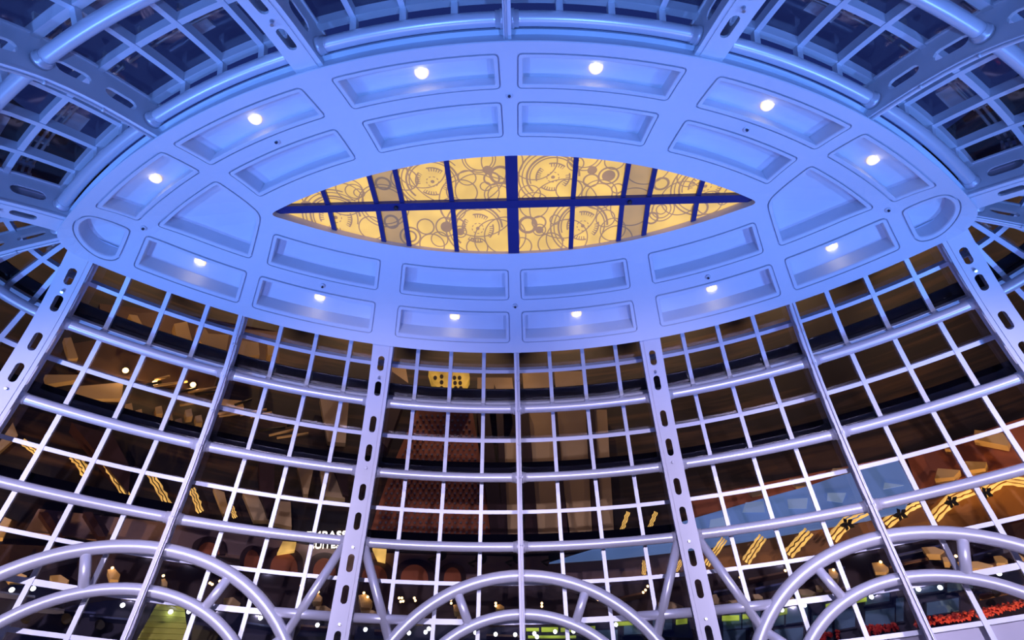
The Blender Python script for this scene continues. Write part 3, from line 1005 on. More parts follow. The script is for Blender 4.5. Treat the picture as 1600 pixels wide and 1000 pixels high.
# --- upper left: gold tan fins
for k, p in enumerate(([(545, 165), (580, 170), (612, 228), (572, 216)], [(735, 205), (790, 195), (815, 292), (750, 282)], [(830, 222), (868, 226), (880, 246), (967, 252), (955, 322), (882, 326), (840, 272)],
                       [(1000, 272), (1092, 285), (1096, 336), (983, 350)], [(1128, 288), (1162, 298), (1172, 340), (1130, 336)])):
    plate('reflected_fin', Z(0, 430, 2.702, p), 0.02 + 0.01 * k, 0.05, MAT['gold_tan'], 'gold tan reflected wall fin behind the upper left glazing, number %s from the left' % ('one', 'two', 'three', 'four', 'five')[k], 'wall fin', 'gold tan fins upper left')
plate('reflected_hall_panel', Z(0, 430, 2.702, [(420, 120), (700, 150), (1180, 240), (1180, 380), (900, 350), (430, 230)]), 0.0, 0.015, paint('russet_panel', (0.13, 0.06, 0.025), 0.6, 0, 0.5, 0.5), 'russet reflected panel behind the gold tan fins, upper left', 'wall panel')
plate('reflected_hall_panel', Z(0, 430, 2.702, [(300, 290), (420, 270), (920, 420), (900, 500), (330, 400)]), 0.0, 0.015, paint('umber_panel', (0.11, 0.06, 0.03), 0.6, 0, 0.5, 0.4), 'umber reflected ceiling panel below the first pipe, left', 'wall panel')
plate('beam', Z(0, 430, 2.702, [(312, 470), (522, 452), (512, 520), (330, 524)]), 0.03, 0.03, MAT['tan'], 'beige beam end behind the second glass row at far left', 'beam')
plate('beam', Z(0, 430, 2.702, [(190, 420), (330, 420), (330, 440), (200, 460)]), 0.03, 0.03, MAT['tan'], 'short beige beam beside the far left wide rib', 'beam')
plate('beam', Z(0, 430, 2.702, [(918, 520), (1022, 530), (1030, 556), (928, 548)]), 0.03, 0.03, MAT['gold_tan'], 'bright beige beam just right of the left fin rib', 'beam')
plate('beam', Z(0, 430, 2.702, [(270, 265), (300, 262), (330, 350), (290, 352)]), 0.03, 0.03, MAT['tan'], 'upright beige beam beside the far left wide rib', 'beam')
rnd = random.Random(3)
for k in range(16):
    x = 640 + k * 42 + rnd.uniform(-10, 10)
    y = 440 + k * 13 + rnd.uniform(-25, 60)
    l = rnd.uniform(60, 140)
    mb = MB()
    a, b_ = Z(0, 430, 2.702, [(x - l / 2, y + 8), (x + l / 2, y - 12 + rnd.uniform(-8, 8))])
    mb.tube([cyl(*wallp(*a, 0.08), 0.08), cyl(*wallp((a[0] + b_[0]) / 2, (a[1] + b_[1]) / 2, 0.09), 0.09), cyl(*wallp(*b_, 0.08), 0.08)], 0.05, 8)
    o = mb.build('brass_rod', MAT['gold_tan'] if k % 3 else MAT['leaf'])
    tag(o, 'thin brass rod in the jumble behind the left glazing', 'rod', 'brass rods behind the left glazing')
for k in range(9):
    x, y = 530 + k * 42, 545 + (k % 3) * 22 + k * 4
    plate('step_block', Z(0, 430, 2.702, [(x, y), (x + 26, y - 6), (x + 32, y + 26), (x + 4, y + 30)]), 0.03, 0.04, MAT['tan'], 'small beige block in the row behind the left glazing', 'block', 'small beige blocks behind the left glazing')
for k, p in enumerate(((655, 455), (815, 462), (530, 402))):
    x, y = Z(0, 430, 2.702, [p])[0]
    c = cyl(*wallp(x, y, 0.04), 0.04)
    e = empty('sconce_lamp', c)
    tag(e, 'small warm reflected wall lamp behind the left glazing, %s' % ('below the beams', 'nearest the fin rib', 'nearest the far left rib')[k], 'lamp', 'warm wall lamps behind the left glazing')
    nr = (CAMPOS - c).normalized()
    mb = MB()
    mb.sweep([ring_pts(c + nr * h, nr, r, 10) for h, r in ((0, 0.10), (0.06, 0.10), (0.12, 0.05))], True)
    mb.build('bulb', MAT['warm_dot'], e)
    mb = MB()
    mb.sweep([ring_pts(c + nr * h, nr, r, 10) for h, r in ((-0.05, 0.14), (0.03, 0.14), (0.03, 0.11))], True)
    mb.build('base', MAT['leaf'], e)
    l = bpy.data.lights.new('wall_lamp_light', 'POINT'); l.energy = 25; l.color = (1, 0.6, 0.25); l.shadow_soft_size = 0.1
    lo = bpy.data.objects.new('lamp_light', l); COL.objects.link(lo); lo.parent = e; lo.location = nr * 0.5

# --- gold glowing strips on the left
def strip(poly, wid, name, label, cat, group, dr=0.05, wav=0.12, seg=9):
    (x0, y0), (x1, y1) = poly[0], poly[-1]
    pts = []
    for i in range(seg + 1):
        f = i / seg * (len(poly) - 1)
        k = min(int(f), len(poly) - 2)
        f -= k
        x = poly[k][0] + (poly[k + 1][0] - poly[k][0]) * f
        y = poly[k][1] + (poly[k + 1][1] - poly[k][1]) * f
        w_ = wav * wid * math.sin(i * 2.3)
        pts.append(cyl(*wallp(x + w_, y, dr), dr))
    r = wid * 0.0085
    e = empty(name, pts[-1])
    tag(e, label, cat, group)
    for off in (-0.8, 0.0, 0.8):
        mb = MB()
        side = (pts[-1] - pts[0]).normalized().cross((CAMPOS - pts[0]).normalized()).normalized()
        mb.tube([p + side * (off * r * 1.1) + (CAMPOS - p).normalized() * (0.08 if off == 0 else 0) for p in pts], [r * 0.30 * (1 + 0.35 * math.sin(i * 2.9 + off * 4)) for i in range(len(pts))], 7)
        mb.build('light_tube', MAT['gold_glow'], e)
    return e
for k, (p, w_) in enumerate(((((100, 85), (180, 145)), 9), (((335, 155), (372, 190), (395, 240)), 12), (((490, 190), (530, 255), (585, 345)), 11), (((690, 235), (735, 310), (775, 385)), 11), (((880, 305), (900, 350), (920, 412)), 10), (((1058, 370), (1080, 438)), 7))):
    strip(Z(0, 660, 2.94, p), w_, 'glow_strip', 'slanting gold light strip behind the left glazing, %s from the left' % ('first', 'second', 'third', 'fourth', 'fifth', 'sixth')[k], 'light strip', 'gold light strips left')

# --- tan wall panels
TP = [Z(0, 660, 2.94, [(1115, 325), (1180, 325), (1235, 450), (1165, 450)]), Z(0, 660, 2.94, [(1262, 360), (1335, 365), (1340, 480), (1250, 460)]), Z(0, 660, 2.94, [(1365, 205), (1440, 210), (1415, 330), (1395, 330)]),
      Z(0, 660, 2.94, [(1470, 220), (1530, 225), (1585, 350), (1490, 340)]), Z(0, 660, 2.94, [(980, 300), (1030, 320), (1050, 400), (1025, 420)]),
      [(500, 622), (545, 628), (540, 692), (512, 690)], [(606, 573), (634, 574), (640, 610), (607, 612)],
      [(786, 686), (810, 686), (810, 843), (794, 843)], [(816, 580), (860, 580), (875, 845), (843, 845), (828, 740)], [(866, 580), (912, 580), (926, 845), (892, 845), (878, 740)],
      [(926, 640), (948, 640), (960, 845), (942, 845)], [(746, 590), (800, 590), (806, 640), (745, 640)], [(0, 690), (20, 660), (28, 680), (0, 705)], [(0, 805), (18, 812), (5, 840), (0, 840)]]
TPW = ['beside the sixth gold strip', 'left of the left wide rib, lower', 'left of the left wide rib, narrow', 'left of the left wide rib, tall', 'beside the fifth gold strip', 'touching the left wide rib, upper', 'right of the left wide rib, top row',
       'just left of the front centre rib', 'first right of the front centre rib', 'second right of the front centre rib', 'third right of the front centre rib', 'above the studded panel', 'at the left picture edge, upper', 'at the left picture edge, lower']
for p, w_ in zip(TP, TPW):
    plate('reflected_hall_panel', p, 0.02, 0.03, MAT['tan'], 'tan reflected hall wall panel %s' % w_, 'wall panel', 'tan panels of the reflected hall wall')
# dark pilasters between them
DP = [[(745, 640), (764, 640), (790, 845), (768, 845)], [(772, 600), (786, 640), (794, 845), (786, 845), (778, 690)], [(812, 640), (826, 640), (842, 845), (822, 845)], [(864, 640), (870, 640), (889, 845), (876, 845)], [(914, 600), (926, 600), (942, 845), (927, 845)],
      [(612, 580), (640, 600), (605, 700), (596, 690)], Z(0, 660, 2.94, [(1190, 180), (1260, 180), (1260, 350), (1230, 440), (1195, 330)]), Z(0, 660, 2.94, [(1530, 200), (1600, 215), (1600, 340), (1575, 330)]), Z(0, 660, 2.94, [(330, 0), (520, 60), (600, 210), (590, 330), (460, 160)])]
DPW = ['right of the studded panel', 'left of the centre tan panel', 'right of the front centre rib', 'between the tan panels right of centre', 'right of the tan panels', 'left of the studded panel', 'between tan panels at left', 'touching the left wide rib', 'beside the third gold strip']
for p, w_ in zip(DP, DPW):
    plate('pilaster', p, 0.0, 0.07, MAT['maroon'], 'dark maroon pilaster of the reflected hall wall %s' % w_, 'pilaster', 'dark pilasters of the reflected hall wall')

# --- studded orange panel and gold pierced lamp
PP = [(652, 640), (738, 640), (748, 700), (760, 770), (768, 846), (574, 846), (588, 800), (612, 730)]
e = empty('studded_panel', cyl(*wallp(670, 846, 0.03), 0.03))
tag(e, 'large orange brown studded reflected wall panel just left of the front centre', 'wall panel')
plate('panel', PP, 0.01, 0.03, MAT['orange'], parent=e)
mb = MB()
yy = 650
row = 0
while yy < 842:
    xx = 585 + (row % 2) * 4.5
    while xx < 765:
        if inside((xx, yy), PP) and inside((xx + 5, yy), PP) and inside((xx - 5, yy), PP):
            c = cyl(*wallp(xx, yy, 0.04), 0.04)
            nr = (W(0, -D, 0) - c); nr.z = 0; nr.normalize()
            mb.sweep([ring_pts(c + nr * h, nr, r, 7) for h, r in ((-0.02, 0.055), (0.05, 0.045))], True)
        xx += 9
    yy += 7.6
    row += 1
so = mb.build('studs', MAT['stud'], e)
so['kind'] = 'stuff'
LP = [(670, 577), (732, 577), (734, 590), (724, 608), (706, 613), (690, 611), (676, 598)]
e = empty('pierced_lamp', cyl(*wallp(702, 612, 0.06), 0.06))
tag(e, 'glowing gold reflected wall lamp pierced with round holes, above the studded panel', 'lamp')
plate('shade', LP, 0.05, 0.05, glow('gold_lamp_glow', (0.85, 0.50, 0.08), 0.75, 0.5, 1.5), parent=e)
for x, y in ((680, 590), (690, 588), (690, 597), (690, 606), (710, 590), (718, 590), (711, 598), (719, 598), (712, 606), (720, 606)):
    plate('hole_disc', [(x + 3 * math.cos(a), y + 3.2 * math.sin(a)) for a in [i * math.pi / 4 for i in range(8)]], 0.1, 0.004, MAT['maroon'], parent=e)

# --- stone band with arched doorways
plate('stone_band', [(60, 795), (274, 818), (545, 862), (815, 870), (1075, 858), (1075, 900), (815, 912), (545, 898), (274, 858), (40, 830)], 0.0, 0.012, MAT['mauve'], 'long mauve stone band with arched doorways below the third pipe', 'stone band')
def archway(x0, y0, x1, y1, w_):
    cx, hw = (x0 + x1) / 2, (x1 - x0) / 2
    def outl(d):
        return [(x0 + d, y1)] + [(cx - (hw - d) * math.cos(math.pi * i / 12), y0 + d + (y1 - y0) * 0.62 * (1 - math.sin(math.pi * i / 12))) for i in range(13)] + [(x1 - d, y1)]
    e = empty('archway', cyl(*wallp(cx, y1, 0.03), 0.03))
    tag(e, 'dark arched doorway with red brown panel, %s' % w_, 'archway', 'arched doorways in the stone band')
    plate('frame', outl(0), 0.012, 0.02, MAT['maroon'], parent=e)
    plate('door_panel', outl(min(9, hw * 0.35)), 0.033, 0.006, MAT['orange'], parent=e)
for a_ in ((300, 838, 352, 866, 'leftmost one'), (374, 852, 414, 892, 'second from the left'), (413, 854, 474, 896, 'third from the left'), (480, 863, 534, 900, 'touching the left wide rib'), (556, 874, 614, 906, 'right of the left wide rib'), (617, 873, 678, 908, 'sixth from the left'), (686, 879, 728, 908, 'nearest the centre arch')):
    archway(*a_)
for k, p in enumerate(((130, 800, 165, 838, -1), (305 / 5 + 0, 800, 100, 840, 1))):
    x0, y0, x1, y1, sg = p
    plate('brace_beam', [(x0, y0), (x0 + 14, y0), (x1, y1), (x1 - 12, y1)], 0.02, 0.04, MAT['maroon'], 'dark slanting timber brace at lower left, %s one' % ('right', 'left')[k], 'timber')
for k, (x, y) in enumerate(((682, 872), (745, 878), (803, 877), (859, 876))):
    c = cyl(*wallp(x, y, 0.05), 0.05)
    e = empty('black_spotlight', c)
    tag(e, 'small black spotlight on the stone band, %s of four from the left' % ('first', 'second', 'third', 'fourth')[k], 'spotlight', 'black spotlights on the stone band')
    nr = (CAMPOS - c).normalized()
    mb = MB()
    mb.tube([c + Vector((0.15, 0, 0.12)) - nr * 0.1, c + Vector((0.15, 0, 0.12)) + nr * 0.25], [0.16, 0.2], 10)
    mb.build('head', MAT['leaf'], e)
    mb = MB()
    mb.tube([c + Vector((0.1, 0, 0.1)), c + Vector((-0.28, 0, -0.05)), c + Vector((-0.1, 0, -0.15)) - nr * 0.2], 0.045, 6)
    mb.build('arm', MAT['leaf'], e)

# --- lettered sign
def text_obj(txt, px, py, h_px, mat, parent, dr=0.06):
    th, z = wallp(px, py, dr)
    th2, z2 = wallp(px + 40, py - 1, dr)
    p = cyl(th, z, dr)
    cu = bpy.data.curves.new('lettering', 'FONT')
    cu.body = txt
    cu.size = h_px * 0.0205
    cu.extrude = 0.04
    cu.resolution_u = 3
    tmp = bpy.data.objects.new('tmp_text', cu)
    COL.objects.link(tmp)
    bpy.context.view_layer.update()
    me = bpy.data.meshes.new_from_object(tmp.evaluated_get(bpy.context.evaluated_depsgraph_get()))
    bpy.data.objects.remove(tmp, do_unlink=True)
    xv = (cyl(th2, z2, dr) - p).normalized()
    yv = Vector((0, 0, 1)) - xv * xv.z
    yv.normalize()
    zv = xv.cross(yv)
    mb = MB()
    mb.add([p + xv * v.co.x * 1.15 + yv * v.co.y + zv * v.co.z for v in me.vertices], [tuple(f.vertices) for f in me.polygons])
    bpy.data.meshes.remove(me)
    return mb.build('lettering', mat, parent)
e = empty('hotel_sign', cyl(*wallp(510, 858, 0.05), 0.05))
tag(e, 'white lit two line lettered sign left of the left wide rib', 'sign')
text_obj('EMBASSY', 477, 842, 17, MAT['sign'], e)
text_obj('SUITES', 484, 857, 14, MAT['sign'], e)
plate('gold_valance', Z(270, 800, 5, [(860, 228), (965, 235), (950, 300), (815, 322)]), 0.04, 0.02, MAT['gold_glow'], 'small gold lit valance above the third archway', 'valance')
plate('gold_valance', [(582, 856), (604, 858), (602, 877), (590, 874)], 0.04, 0.02, MAT['gold_glow'], 'small gold lit valance right of the left wide rib', 'valance')

# --- right side: orange brown bays, gold palm columns, blue sail
plate('reflected_hall_panel', Z(1080, 540, 3.077, [(1030, 520), (1240, 462), (1600, 345), (1600, 560), (1090, 690)]), 0.0, 0.015, MAT['orange'], 'orange brown reflected wall panel at right above the third pipe', 'wall panel')
plate('reflected_hall_panel', Z(1080, 540, 3.077, [(0, 730), (400, 650), (1020, 525), (1090, 690), (500, 800), (0, 880)]), 0.0, 0.013, MAT['orange'], 'orange brown reflected wall panel behind the blue sail', 'wall panel')
plate('reflected_hall_panel', Z(1060, 660, 2.94, [(100, 590), (870, 430), (1588, 240), (1588, 425), (700, 600), (120, 690)]), 0.0, 0.018, paint('amber_panel', (0.34, 0.15, 0.035), 0.6, 0, 0.6, 0.35), 'amber brown reflected wall panel behind the gold palm columns', 'wall panel')
for k, p in enumerate(([(1362, 405), (1535, 425), (1520, 482), (1358, 450)], [(1185, 590), (1292, 598), (1262, 632), (1170, 640)], [(1312, 555), (1420, 560), (1412, 590), (1330, 600)], [(1222, 462), (1262, 470), (1258, 500), (1218, 495)], [(680, 590), (772, 588), (778, 635), (668, 618)], [(470, 640), (560, 630), (560, 665), (500, 665)], [(270, 690), (350, 672), (355, 692), (290, 706)])):
    plate('angular_block', Z(1080, 540, 3.077, p), 0.03, 0.04, MAT['gold_tan'], 'tan angular block on the reflected orange wall at right, %s' % ('largest, far right', 'above the third pipe', 'between the two larger blocks', 'beside a mullion', 'touching the right fin rib', 'second left of the right fin rib', 'nearest the right wide rib')[k], 'block', 'tan blocks on the orange wall')
SAIL = [(858, 879), (1057, 818), (1090, 808), (1180, 782), (1264, 759), (1305, 745), (1403, 719), (1428, 764), (1412, 797), (1355, 812), (1240, 832), (1100, 856), (960, 872)]
e = empty('glowing_sail', cyl(*wallp(858, 879, 0.12), 0.12))
tag(e, 'long pale blue triangular glowing sail across the right glazing', 'sail')
plate('sheet', SAIL, 0.1, 0.012, MAT['sail'], parent=e)
for p in ([(1165, 785), (1193, 783), (1195, 800), (1160, 800)], [(1230, 780), (1262, 778), (1260, 794), (1232, 794)], [(1293, 770), (1322, 770), (1316, 785), (1292, 782)], [(1382, 754), (1412, 758), (1380, 764)], [(1110, 812), (1140, 806), (1142, 820), (1108, 826)]):
    plate('patch', p, 0.113, 0.004, MAT['sail_patch'], parent=e)
CN = ['first', 'second', 'third', 'fourth', 'fifth', 'sixth', 'seventh']
CW = [([(212, 535), (128, 655)], 10, None), ([(388, 525), (308, 642)], 13, None), ([(600, 500), (503, 608)], 15, None), ([(860, 405), (790, 440), (706, 535)], 15, (775, 465)), ([(1112, 362), (1060, 385), (950, 468)], 15, (1020, 420)), ([(1345, 312), (1260, 345), (1172, 440)], 15, (1255, 362)), ([(1600, 278), (1490, 262), (1400, 325)], 15, (1412, 322))]
for k, (p, w_, leaf) in enumerate(CW):
    e = strip(Z(1060, 660, 2.94, p), w_, 'reflected_palm_column', 'leaning gold lit palm column on the reflected amber wall, %s from the left' % CN[k], 'column', 'gold palm columns right', dr=0.05 if k > 3 else 0.125, wav=0.06)
    if leaf:
        x, y = Z(1060, 660, 2.94, [leaf])[0]
        for j in range(5):
            a = j * 2 * math.pi / 5 + 0.4
            d = (math.cos(a), math.sin(a))
            pts = [(x, y), (x + 6 * d[0] - 3 * d[1], y + 6 * d[1] + 3 * d[0]), (x + 12 * d[0], y + 10 * d[1]), (x + 6 * d[0] + 3 * d[1], y + 6 * d[1] - 3 * d[0])]
            plate('leaf', pts, 0.165, 0.01, MAT['leaf'], parent=e)
for k, p in enumerate(([(985, 380), (980, 490)], [(1275, 380), (1228, 465)], [(858, 0), (802, 160)], [(1075, 0), (1018, 140)])):
    strip(Z(810, 800, 5, p), 7, 'glow_strip', 'thin gold light strip near the right wide rib, %s' % ('low and left', 'touching the brace', 'upper left one', 'upper right one')[k], 'light strip', 'gold light strips right of centre')

# --- the lower hall: bulkheads, spot lights, panels and planting
BK = [(0, 5, [(35, 465, 210, 525), (390, 490, 540, 570), (840, 440, 940, 530), (1260, 520, 1310, 580), (930, 612, 1080, 650)]), (270, 5, [(400, 665, 530, 750), (645, 700, 780, 775), (1080, 630, 1170, 700), (1115, 730, 1250, 800)]),
      (540, 5, [(100, 640, 210, 750), (120, 765, 280, 820), (500, 800, 620, 850), (840, 720, 900, 780), (1170, 720, 1240, 760), (870, 810, 930, 850), (1190, 835, 1250, 855)]), (810, 5, [(1090, 700, 1290, 770)]),
      (1080, 5, [(165, 640, 220, 720), (290, 688, 430, 712), (480, 640, 560, 680), (830, 600, 970, 650), (970, 570, 1030, 610), (1070, 440, 1150, 520), (700, 645, 800, 685)]),
      (1340, 5, [(110, 390, 240, 470), (500, 270, 680, 330), (660, 350, 720, 390), (780, 385, 1060, 440), (1060, 340, 1170, 400), (1220, 330, 1300, 380)])]
for ox, s_, lst in BK:
    for (x0, y0, x1, y1) in lst:
        h = (y1 - y0)
        poly = Z(ox, 800, s_, [(x0, y0 + h * 0.1), (x0 + (x1 - x0) * 0.55, y0), (x1, y0 + h * 0.55), (x1 - (x1 - x0) * 0.15, y1), (x0 + (x1 - x0) * 0.2, y1 - h * 0.05)])
        plate('bulkhead', poly, 0.03, 0.05, MAT['tan'], 'small tan angular ceiling bulkhead in the lower hall', 'bulkhead', 'tan bulkheads of the lower hall')
plate('reflected_hall_panel', [(0, 850), (274, 862), (545, 902), (815, 915), (1075, 902), (1350, 858), (1600, 815), (1600, 1010), (0, 1010)], 0.0, 0.008, paint('lower_wall_maroon', (0.035, 0.018, 0.02), 0.6, 0, 0.6, 0.8), 'dark maroon lower wall of the reflected hall behind the arches', 'wall panel')
plate('reflected_hall_panel', [(0, 908), (110, 922), (290, 945), (420, 962), (545, 975), (815, 980), (1100, 962), (1300, 935), (1600, 890), (1600, 1012), (0, 1012)], 0.008, 0.006, paint('lower_wall_navy', (0.02, 0.02, 0.055), 0.5, 0, 0.6, 0.8), 'dark navy soffit band along the bottom of the reflected hall', 'wall panel')
WD = [(0, [(92, 608), (258, 598), (958, 728), (1118, 720), (1333, 780)]), (270, [(125, 778), (685, 828), (825, 838), (1130, 883)]), (540, [(155, 918), (488, 895), (495, 945), (650, 912), (625, 938), (845, 970), (1015, 942), (1172, 955), (1325, 958)]),
      (810, [(125, 950), (145, 975), (287, 935), (430, 932), (762, 880), (938, 860)]), (1080, [(708, 765), (885, 728)]), (1340, [(475, 603), (645, 590), (108, 663), (1105, 480), (1285, 432)])]
HD = [(0, [(878, 437), (1276, 498)]), (270, [(290, 555), (308, 565), (367, 540), (1018, 600), (1003, 575), (1137, 605), (1137, 625)]), (540, [(143, 632), (172, 663), (418, 672), (440, 672), (430, 700), (450, 697), (537, 672), (545, 692), (823, 685), (825, 712), (1173, 712), (1173, 733)]),
      (810, [(183, 713), (183, 737), (625, 660), (622, 685), (1010, 580), (993, 610), (975, 628)]), (1080, [(265, 515), (383, 510), (735, 458), (1112, 452)]), (1340, [(180, 390), (768, 345)])]
for lst, mat, r, nm, lab, grp in ((WD, MAT['white_dot'], 0.062, 'reflected_spot_lamp', 'tiny cool white spot lamp in the reflected lower hall ceiling', 'cool white spot lamps of the lower hall'), (HD, MAT['warm_dot'], 0.04, 'reflected_bulb', 'tiny warm bulb hanging in the reflected lower hall', 'warm bulbs of the lower hall')):
    for ox, pts in lst:
        for x, y in Z(ox, 800, 5, [])or [(ox + a / 5, 800 + b / 5) for a, b in pts]:
            c = cyl(*wallp(x, y, 0.09), 0.09)
            nr = (CAMPOS - c).normalized()
            mb = MB()
            mb.sweep([ring_pts(c + nr * h, nr, q, 10) for h, q in ((-0.08, r * 0.6), (-0.03, r), (0.02, r), (0.05, r * 0.6), (0.06, r * 0.2))], True)
            o = mb.build(nm, mat)
            tag(o, lab, 'lamp', grp)
# blue grey panels with navy frames at lower right
SC = [(1130, 962, 1158, 985, -4), (1160, 958, 1188, 982, -4), (1196, 955, 1225, 980, -4), (1228, 950, 1262, 975, -5), (1270, 962, 1300, 992, -5), (1304, 955, 1336, 985, -6), (1352, 955, 1398, 980, -6), (1352, 925, 1390, 945, -6), (1448, 942, 1498, 962, -8), (1420, 915, 1475, 930, -8), (1480, 905, 1520, 925, -6), (1130, 986, 1165, 1004, -3), (1210, 984, 1255, 1004, -4), (975, 975, 1010, 992, -2), (1020, 968, 1050, 985, -2), (930, 985, 965, 1004, -1), (1400, 935, 1412, 972, -2)]
for k, (x0, y0, x1, y1, sk) in enumerate(SC):
    e = empty('glazed_panel', cyl(*wallp((x0 + x1) / 2, y1, 0.03), 0.03))
    tag(e, 'blue grey glazed panel in a navy frame in the lower hall at right', 'panel', 'blue grey panels of the lower hall')
    plate('frame', rect(x0 - 2.5, y0 - 2.5, x1 + 2.5, y1 + 2.5, sk), 0.015, 0.02, MAT['navy'], parent=e)
    plate('glass_sheet', rect(x0, y0, x1, y1, sk), 0.036, 0.004, MAT['screen'], parent=e)
for k, (x0, y0, x1, y1, sk) in enumerate(((1128, 962, 1155, 969, -1), (1160, 960, 1170, 966, -1), (1213, 953, 1230, 961, -3), (1290, 944, 1312, 951, -5), (1336, 936, 1354, 941, -3), (822, 981, 842, 985, 0), (846, 980, 872, 986, 0), (876, 981, 898, 986, 0), (912, 979, 930, 984, -1), (960, 972, 990, 977, -2), (1056, 968, 1074, 975, -2), (825, 993, 900, 996, 0))):
    plate('lime_strip', rect(x0, y0, x1, y1, sk), 0.045, 0.01, MAT['lime_glow'], 'short lime green lit strip above the lower hall panels', 'light strip', 'lime strips of the lower hall')
# slim ceiling beams of the lower hall
MAT['blue_beam'] = paint('blue_grey_beam', (0.07, 0.09, 0.22), 0.5, 0, 0.4, 1)
MAT['brown_beam'] = paint('brown_beam', (0.16, 0.09, 0.06), 0.6, 0, 0.4, 1)
BM = [(0, 925, 55, 932, 'b'), (50, 948, 150, 958, 'b'), (140, 962, 205, 968, 'b'), (60, 936, 100, 941, 'b'), (380, 972, 430, 980, 'b'), (470, 977, 520, 981, 'n'), (585, 985, 600, 986, 'n'), (760, 992, 812, 994, 'n'),
      (905, 925, 955, 915, 'b'), (965, 935, 1010, 925, 'n'), (1030, 900, 1070, 893, 'n'), (1115, 925, 1165, 915, 'b'), (1170, 905, 1230, 893, 'n'), (1180, 920, 1240, 908, 'b'), (1255, 900, 1320, 886, 'b'), (1270, 928, 1330, 916, 'n'),
      (1390, 885, 1450, 872, 'n'), (1395, 900, 1460, 888, 'b'), (1400, 868, 1470, 852, 'b'), (1520, 868, 1590, 850, 'b'), (1500, 890, 1560, 880, 'n'), (1530, 930, 1600, 915, 'n'), (1350, 915, 1420, 903, 'b'), (1110, 945, 1150, 938, 'n')]
for i, (x0, y0, x1, y1, c_) in enumerate(sorted(BM)):
    plate('slim_beam', [(x0, y0 - 1.6), (x1, y1 - 1.6), (x1, y1 + 1.6), (x0, y0 + 1.6)], 0.02, 0.04, MAT['blue_beam' if c_ == 'b' else 'brown_beam'], 'slim %s beam in the lower hall, %s from the left' % ('blue grey' if c_ == 'b' else 'brown', nth(i)), 'beam', 'slim beams of the lower hall')
# red planting along the bottom right
mb = MB()
rr = random.Random(11)
for (xa, ya, xb, yb, n_) in ((1432, 974, 1522, 962, 150), (1526, 962, 1600, 944, 120), (1348, 988, 1405, 980, 90), (1265, 998, 1310, 994, 50)):
    for i in range(n_):
        f = rr.random()
        x, y = xa + (xb - xa) * f + rr.uniform(-2, 2), ya + (yb - ya) * f + rr.uniform(-8, 4)
        dr = rr.uniform(0.05, 0.09)
        c = cyl(*wallp(x, y, dr), dr)
        q = 0.035 + rr.random() * 0.035
        mb.add([c + Vector((q, 0, 0)), c + Vector((-q, 0, 0)), c + Vector((0, q, 0)), c + Vector((0, -q, 0)), c + Vector((0, 0, q)), c + Vector((0, 0, -q))],
               [(0, 2, 4), (2, 1, 4), (1, 3, 4), (3, 0, 4), (2, 0, 5), (1, 2, 5), (3, 1, 5), (0, 3, 5)])
fb = mb.build('flower_bed', MAT['red'])
tag(fb, 'bed of small red blossoms along the bottom right of the glazing', 'flowers', kind='stuff')
# yellow green awning, olive drape, dark discs at lower left
e = empty('awning', cyl(*wallp(255, 1000, 0.06), 0.06))
tag(e, 'yellow green slatted awning at the bottom left beside the fin rib', 'awning')
for i in range(7):
    y0, y1 = 945 + i * 9, 945 + (i + 1) * 9 - 0.8
    xl0, xl1 = 245 - i * 5, 245 - (i + 1) * 5
    plate('slat', [(xl0, y0 - 1), (288 + i, y0 + 2), (289 + i, y1 + 2), (xl1, y1 - 1)], 0.04 + 0.004 * i, 0.03, MAT['lime'], parent=e)
plate('drape', Z(270, 800, 5, [(160, 880), (260, 890), (360, 945), (330, 1000), (300, 1030), (140, 1030), (150, 950)]), 0.05, 0.05, MAT['olive'], 'olive cloth drape at the bottom left beside the awning', 'drape')
for k, (x, y) in enumerate(((104, 966), (156, 976), (1548, 944), (1556, 920), (40, 962))):
    plate('dark_disc', [(x + 8 * math.cos(i * math.pi / 8), y + 8 * math.sin(i * math.pi / 8)) for i in range(16)], 0.04, 0.03, MAT['leaf'], 'dark round disc low in the hall, %s' % ('second from the left', 'third from the left', 'far right, lower', 'far right, upper', 'leftmost')[k], 'disc', 'dark discs of the lower hall')

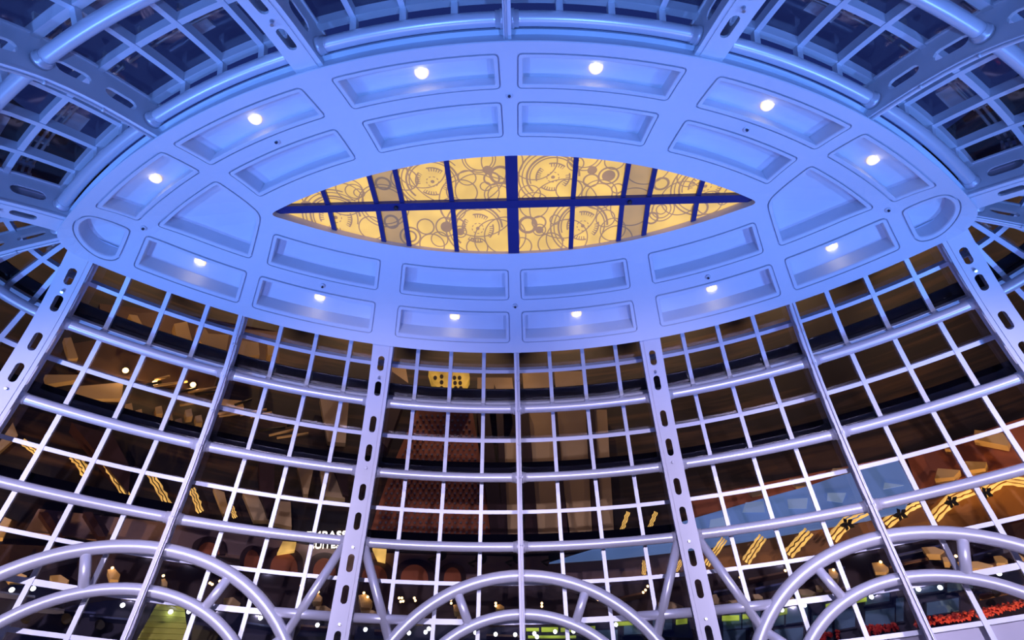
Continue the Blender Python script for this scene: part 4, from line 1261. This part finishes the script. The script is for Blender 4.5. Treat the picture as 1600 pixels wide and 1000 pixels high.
# ================================================================ REFLECTIONS IN THE BACK GLAZING, ADDED AS RODS AND PANELS OUTSIDE IT
MAT['shade'] = paint('reflection_panel_paint', (0.6, 0.66, 0.8), 0.6, 0, 0.1, 1.0)  # panels imitating pale blue reflections in the back glass
MAT['cable'] = paint('reflected_streak_metal', (0.55, 0.58, 0.66), 0.4, 0.3, 0.1, 1.0)  # thin rods imitating lines reflected in the back glass
ROWW = {0: 'above the upper panes', 1: 'above the second panes', 2: 'above the third panes', 3: 'above the fourth panes'}
for b in range(4, 12):
    for row in range(4):
        t = row * 0.5 + 0.27
        if not seen([S(b + f, t, 0.115) for f in (0.1, 0.5, 0.9)], 40):
            continue
        e = empty('reflection_run', S(b + 0.5, t, 0.115))
        tag(e, 'three parallel rods added as glass reflections %s, %s' % (ROWW[row], BAYW[b]), 'streaks', 'added reflection streaks outside the back glazing')
        for k in range(3):
            mb = MB()
            mb.tube([S(b + 0.02 + 0.96 * i / 12, t + k * 0.055, 0.105) for i in range(13)], 0.03, 6)
            mb.build('cable', MAT['cable'], e)  # rods added for the reflected lines, not real cables
        for k in range(4):
            n = b + k / 4 + 0.05
            mb = MB()
            mb.box8([S(n, t + dt, w, u) for w in (0.108, 0.122) for dt, u in ((-0.03, -0.003), (-0.03, 0.003), (0.15, 0.003), (0.15, -0.003))])
            mb.build('clip', MAT['mullion'], e)
for b, k, row, a0, a1 in ((9, 2, 0, 0.1, 0.7), (9, 3, 1, 0.1, 0.9), (9, 0, 1, 0.2, 0.8), (10, 1, 0, 0.1, 0.8), (10, 2, 0, 0.2, 0.9), (10, 3, 1, 0.1, 0.7), (6, 1, 0, 0.2, 0.9), (6, 2, 1, 0.1, 0.8), (6, 0, 1, 0.1, 0.9), (5, 1, 0, 0.2, 0.9), (5, 2, 0, 0.1, 0.7), (7, 2, 0, 0.2, 0.8), (8, 1, 0, 0.2, 0.8), (5, 3, 1, 0.2, 0.9)):
    r = row * 0.5
    na, nb = b + (k + a0) / 4, b + (k + a1) / 4
    mb = MB()
    mb.box8([S(n, t, w) for w in (0.135, 0.14) for n, t in ((na, r + 0.06), (nb, r + 0.06), (nb, r + 0.24), (na, r + 0.24))])
    o = mb.build('reflection_panel', MAT['shade'])
    tag(o, 'pale blue added reflection outside %s pane, row %d, %s' % (ORD[k], row + 1, BAYW[b]), 'shade panel', 'added reflection panels outside the back glazing')

# tell the small repeats apart by their order from the left in the picture
for key, txt in (('warm bulbs of the lower hall', 'tiny warm bulb in the reflected lower hall, %s from the left'), ('cool white spot lamps of the lower hall', 'tiny cool white spot lamp in the reflected lower hall, %s from the left'),
                 ('tan bulkheads of the lower hall', 'small tan angular bulkhead in the lower hall, %s from the left'), ('blue grey panels of the lower hall', 'blue grey glazed panel in a navy frame, lower hall, %s from the left'),
                 ('brass rods behind the left glazing', 'thin rod in the jumble behind the left glazing, %s from the left'), ('lime strips of the lower hall', 'short lime green lit strip in the lower hall, %s from the left'),
                 ('small beige blocks behind the left glazing', 'small beige block behind the left glazing, %s from the left')):
    lst = []
    for o in bpy.data.objects:
        if o.get('group') == key and o.parent is None:
            p = o.location if o.type == 'EMPTY' else o.data.vertices[0].co
            q = project(Vector(p))
            lst.append((q[0] if q else 0, o.name, o))
    for i, (_, _, o) in enumerate(sorted(lst, key=lambda r: r[:2])):
        o['label'] = txt % nth(i)
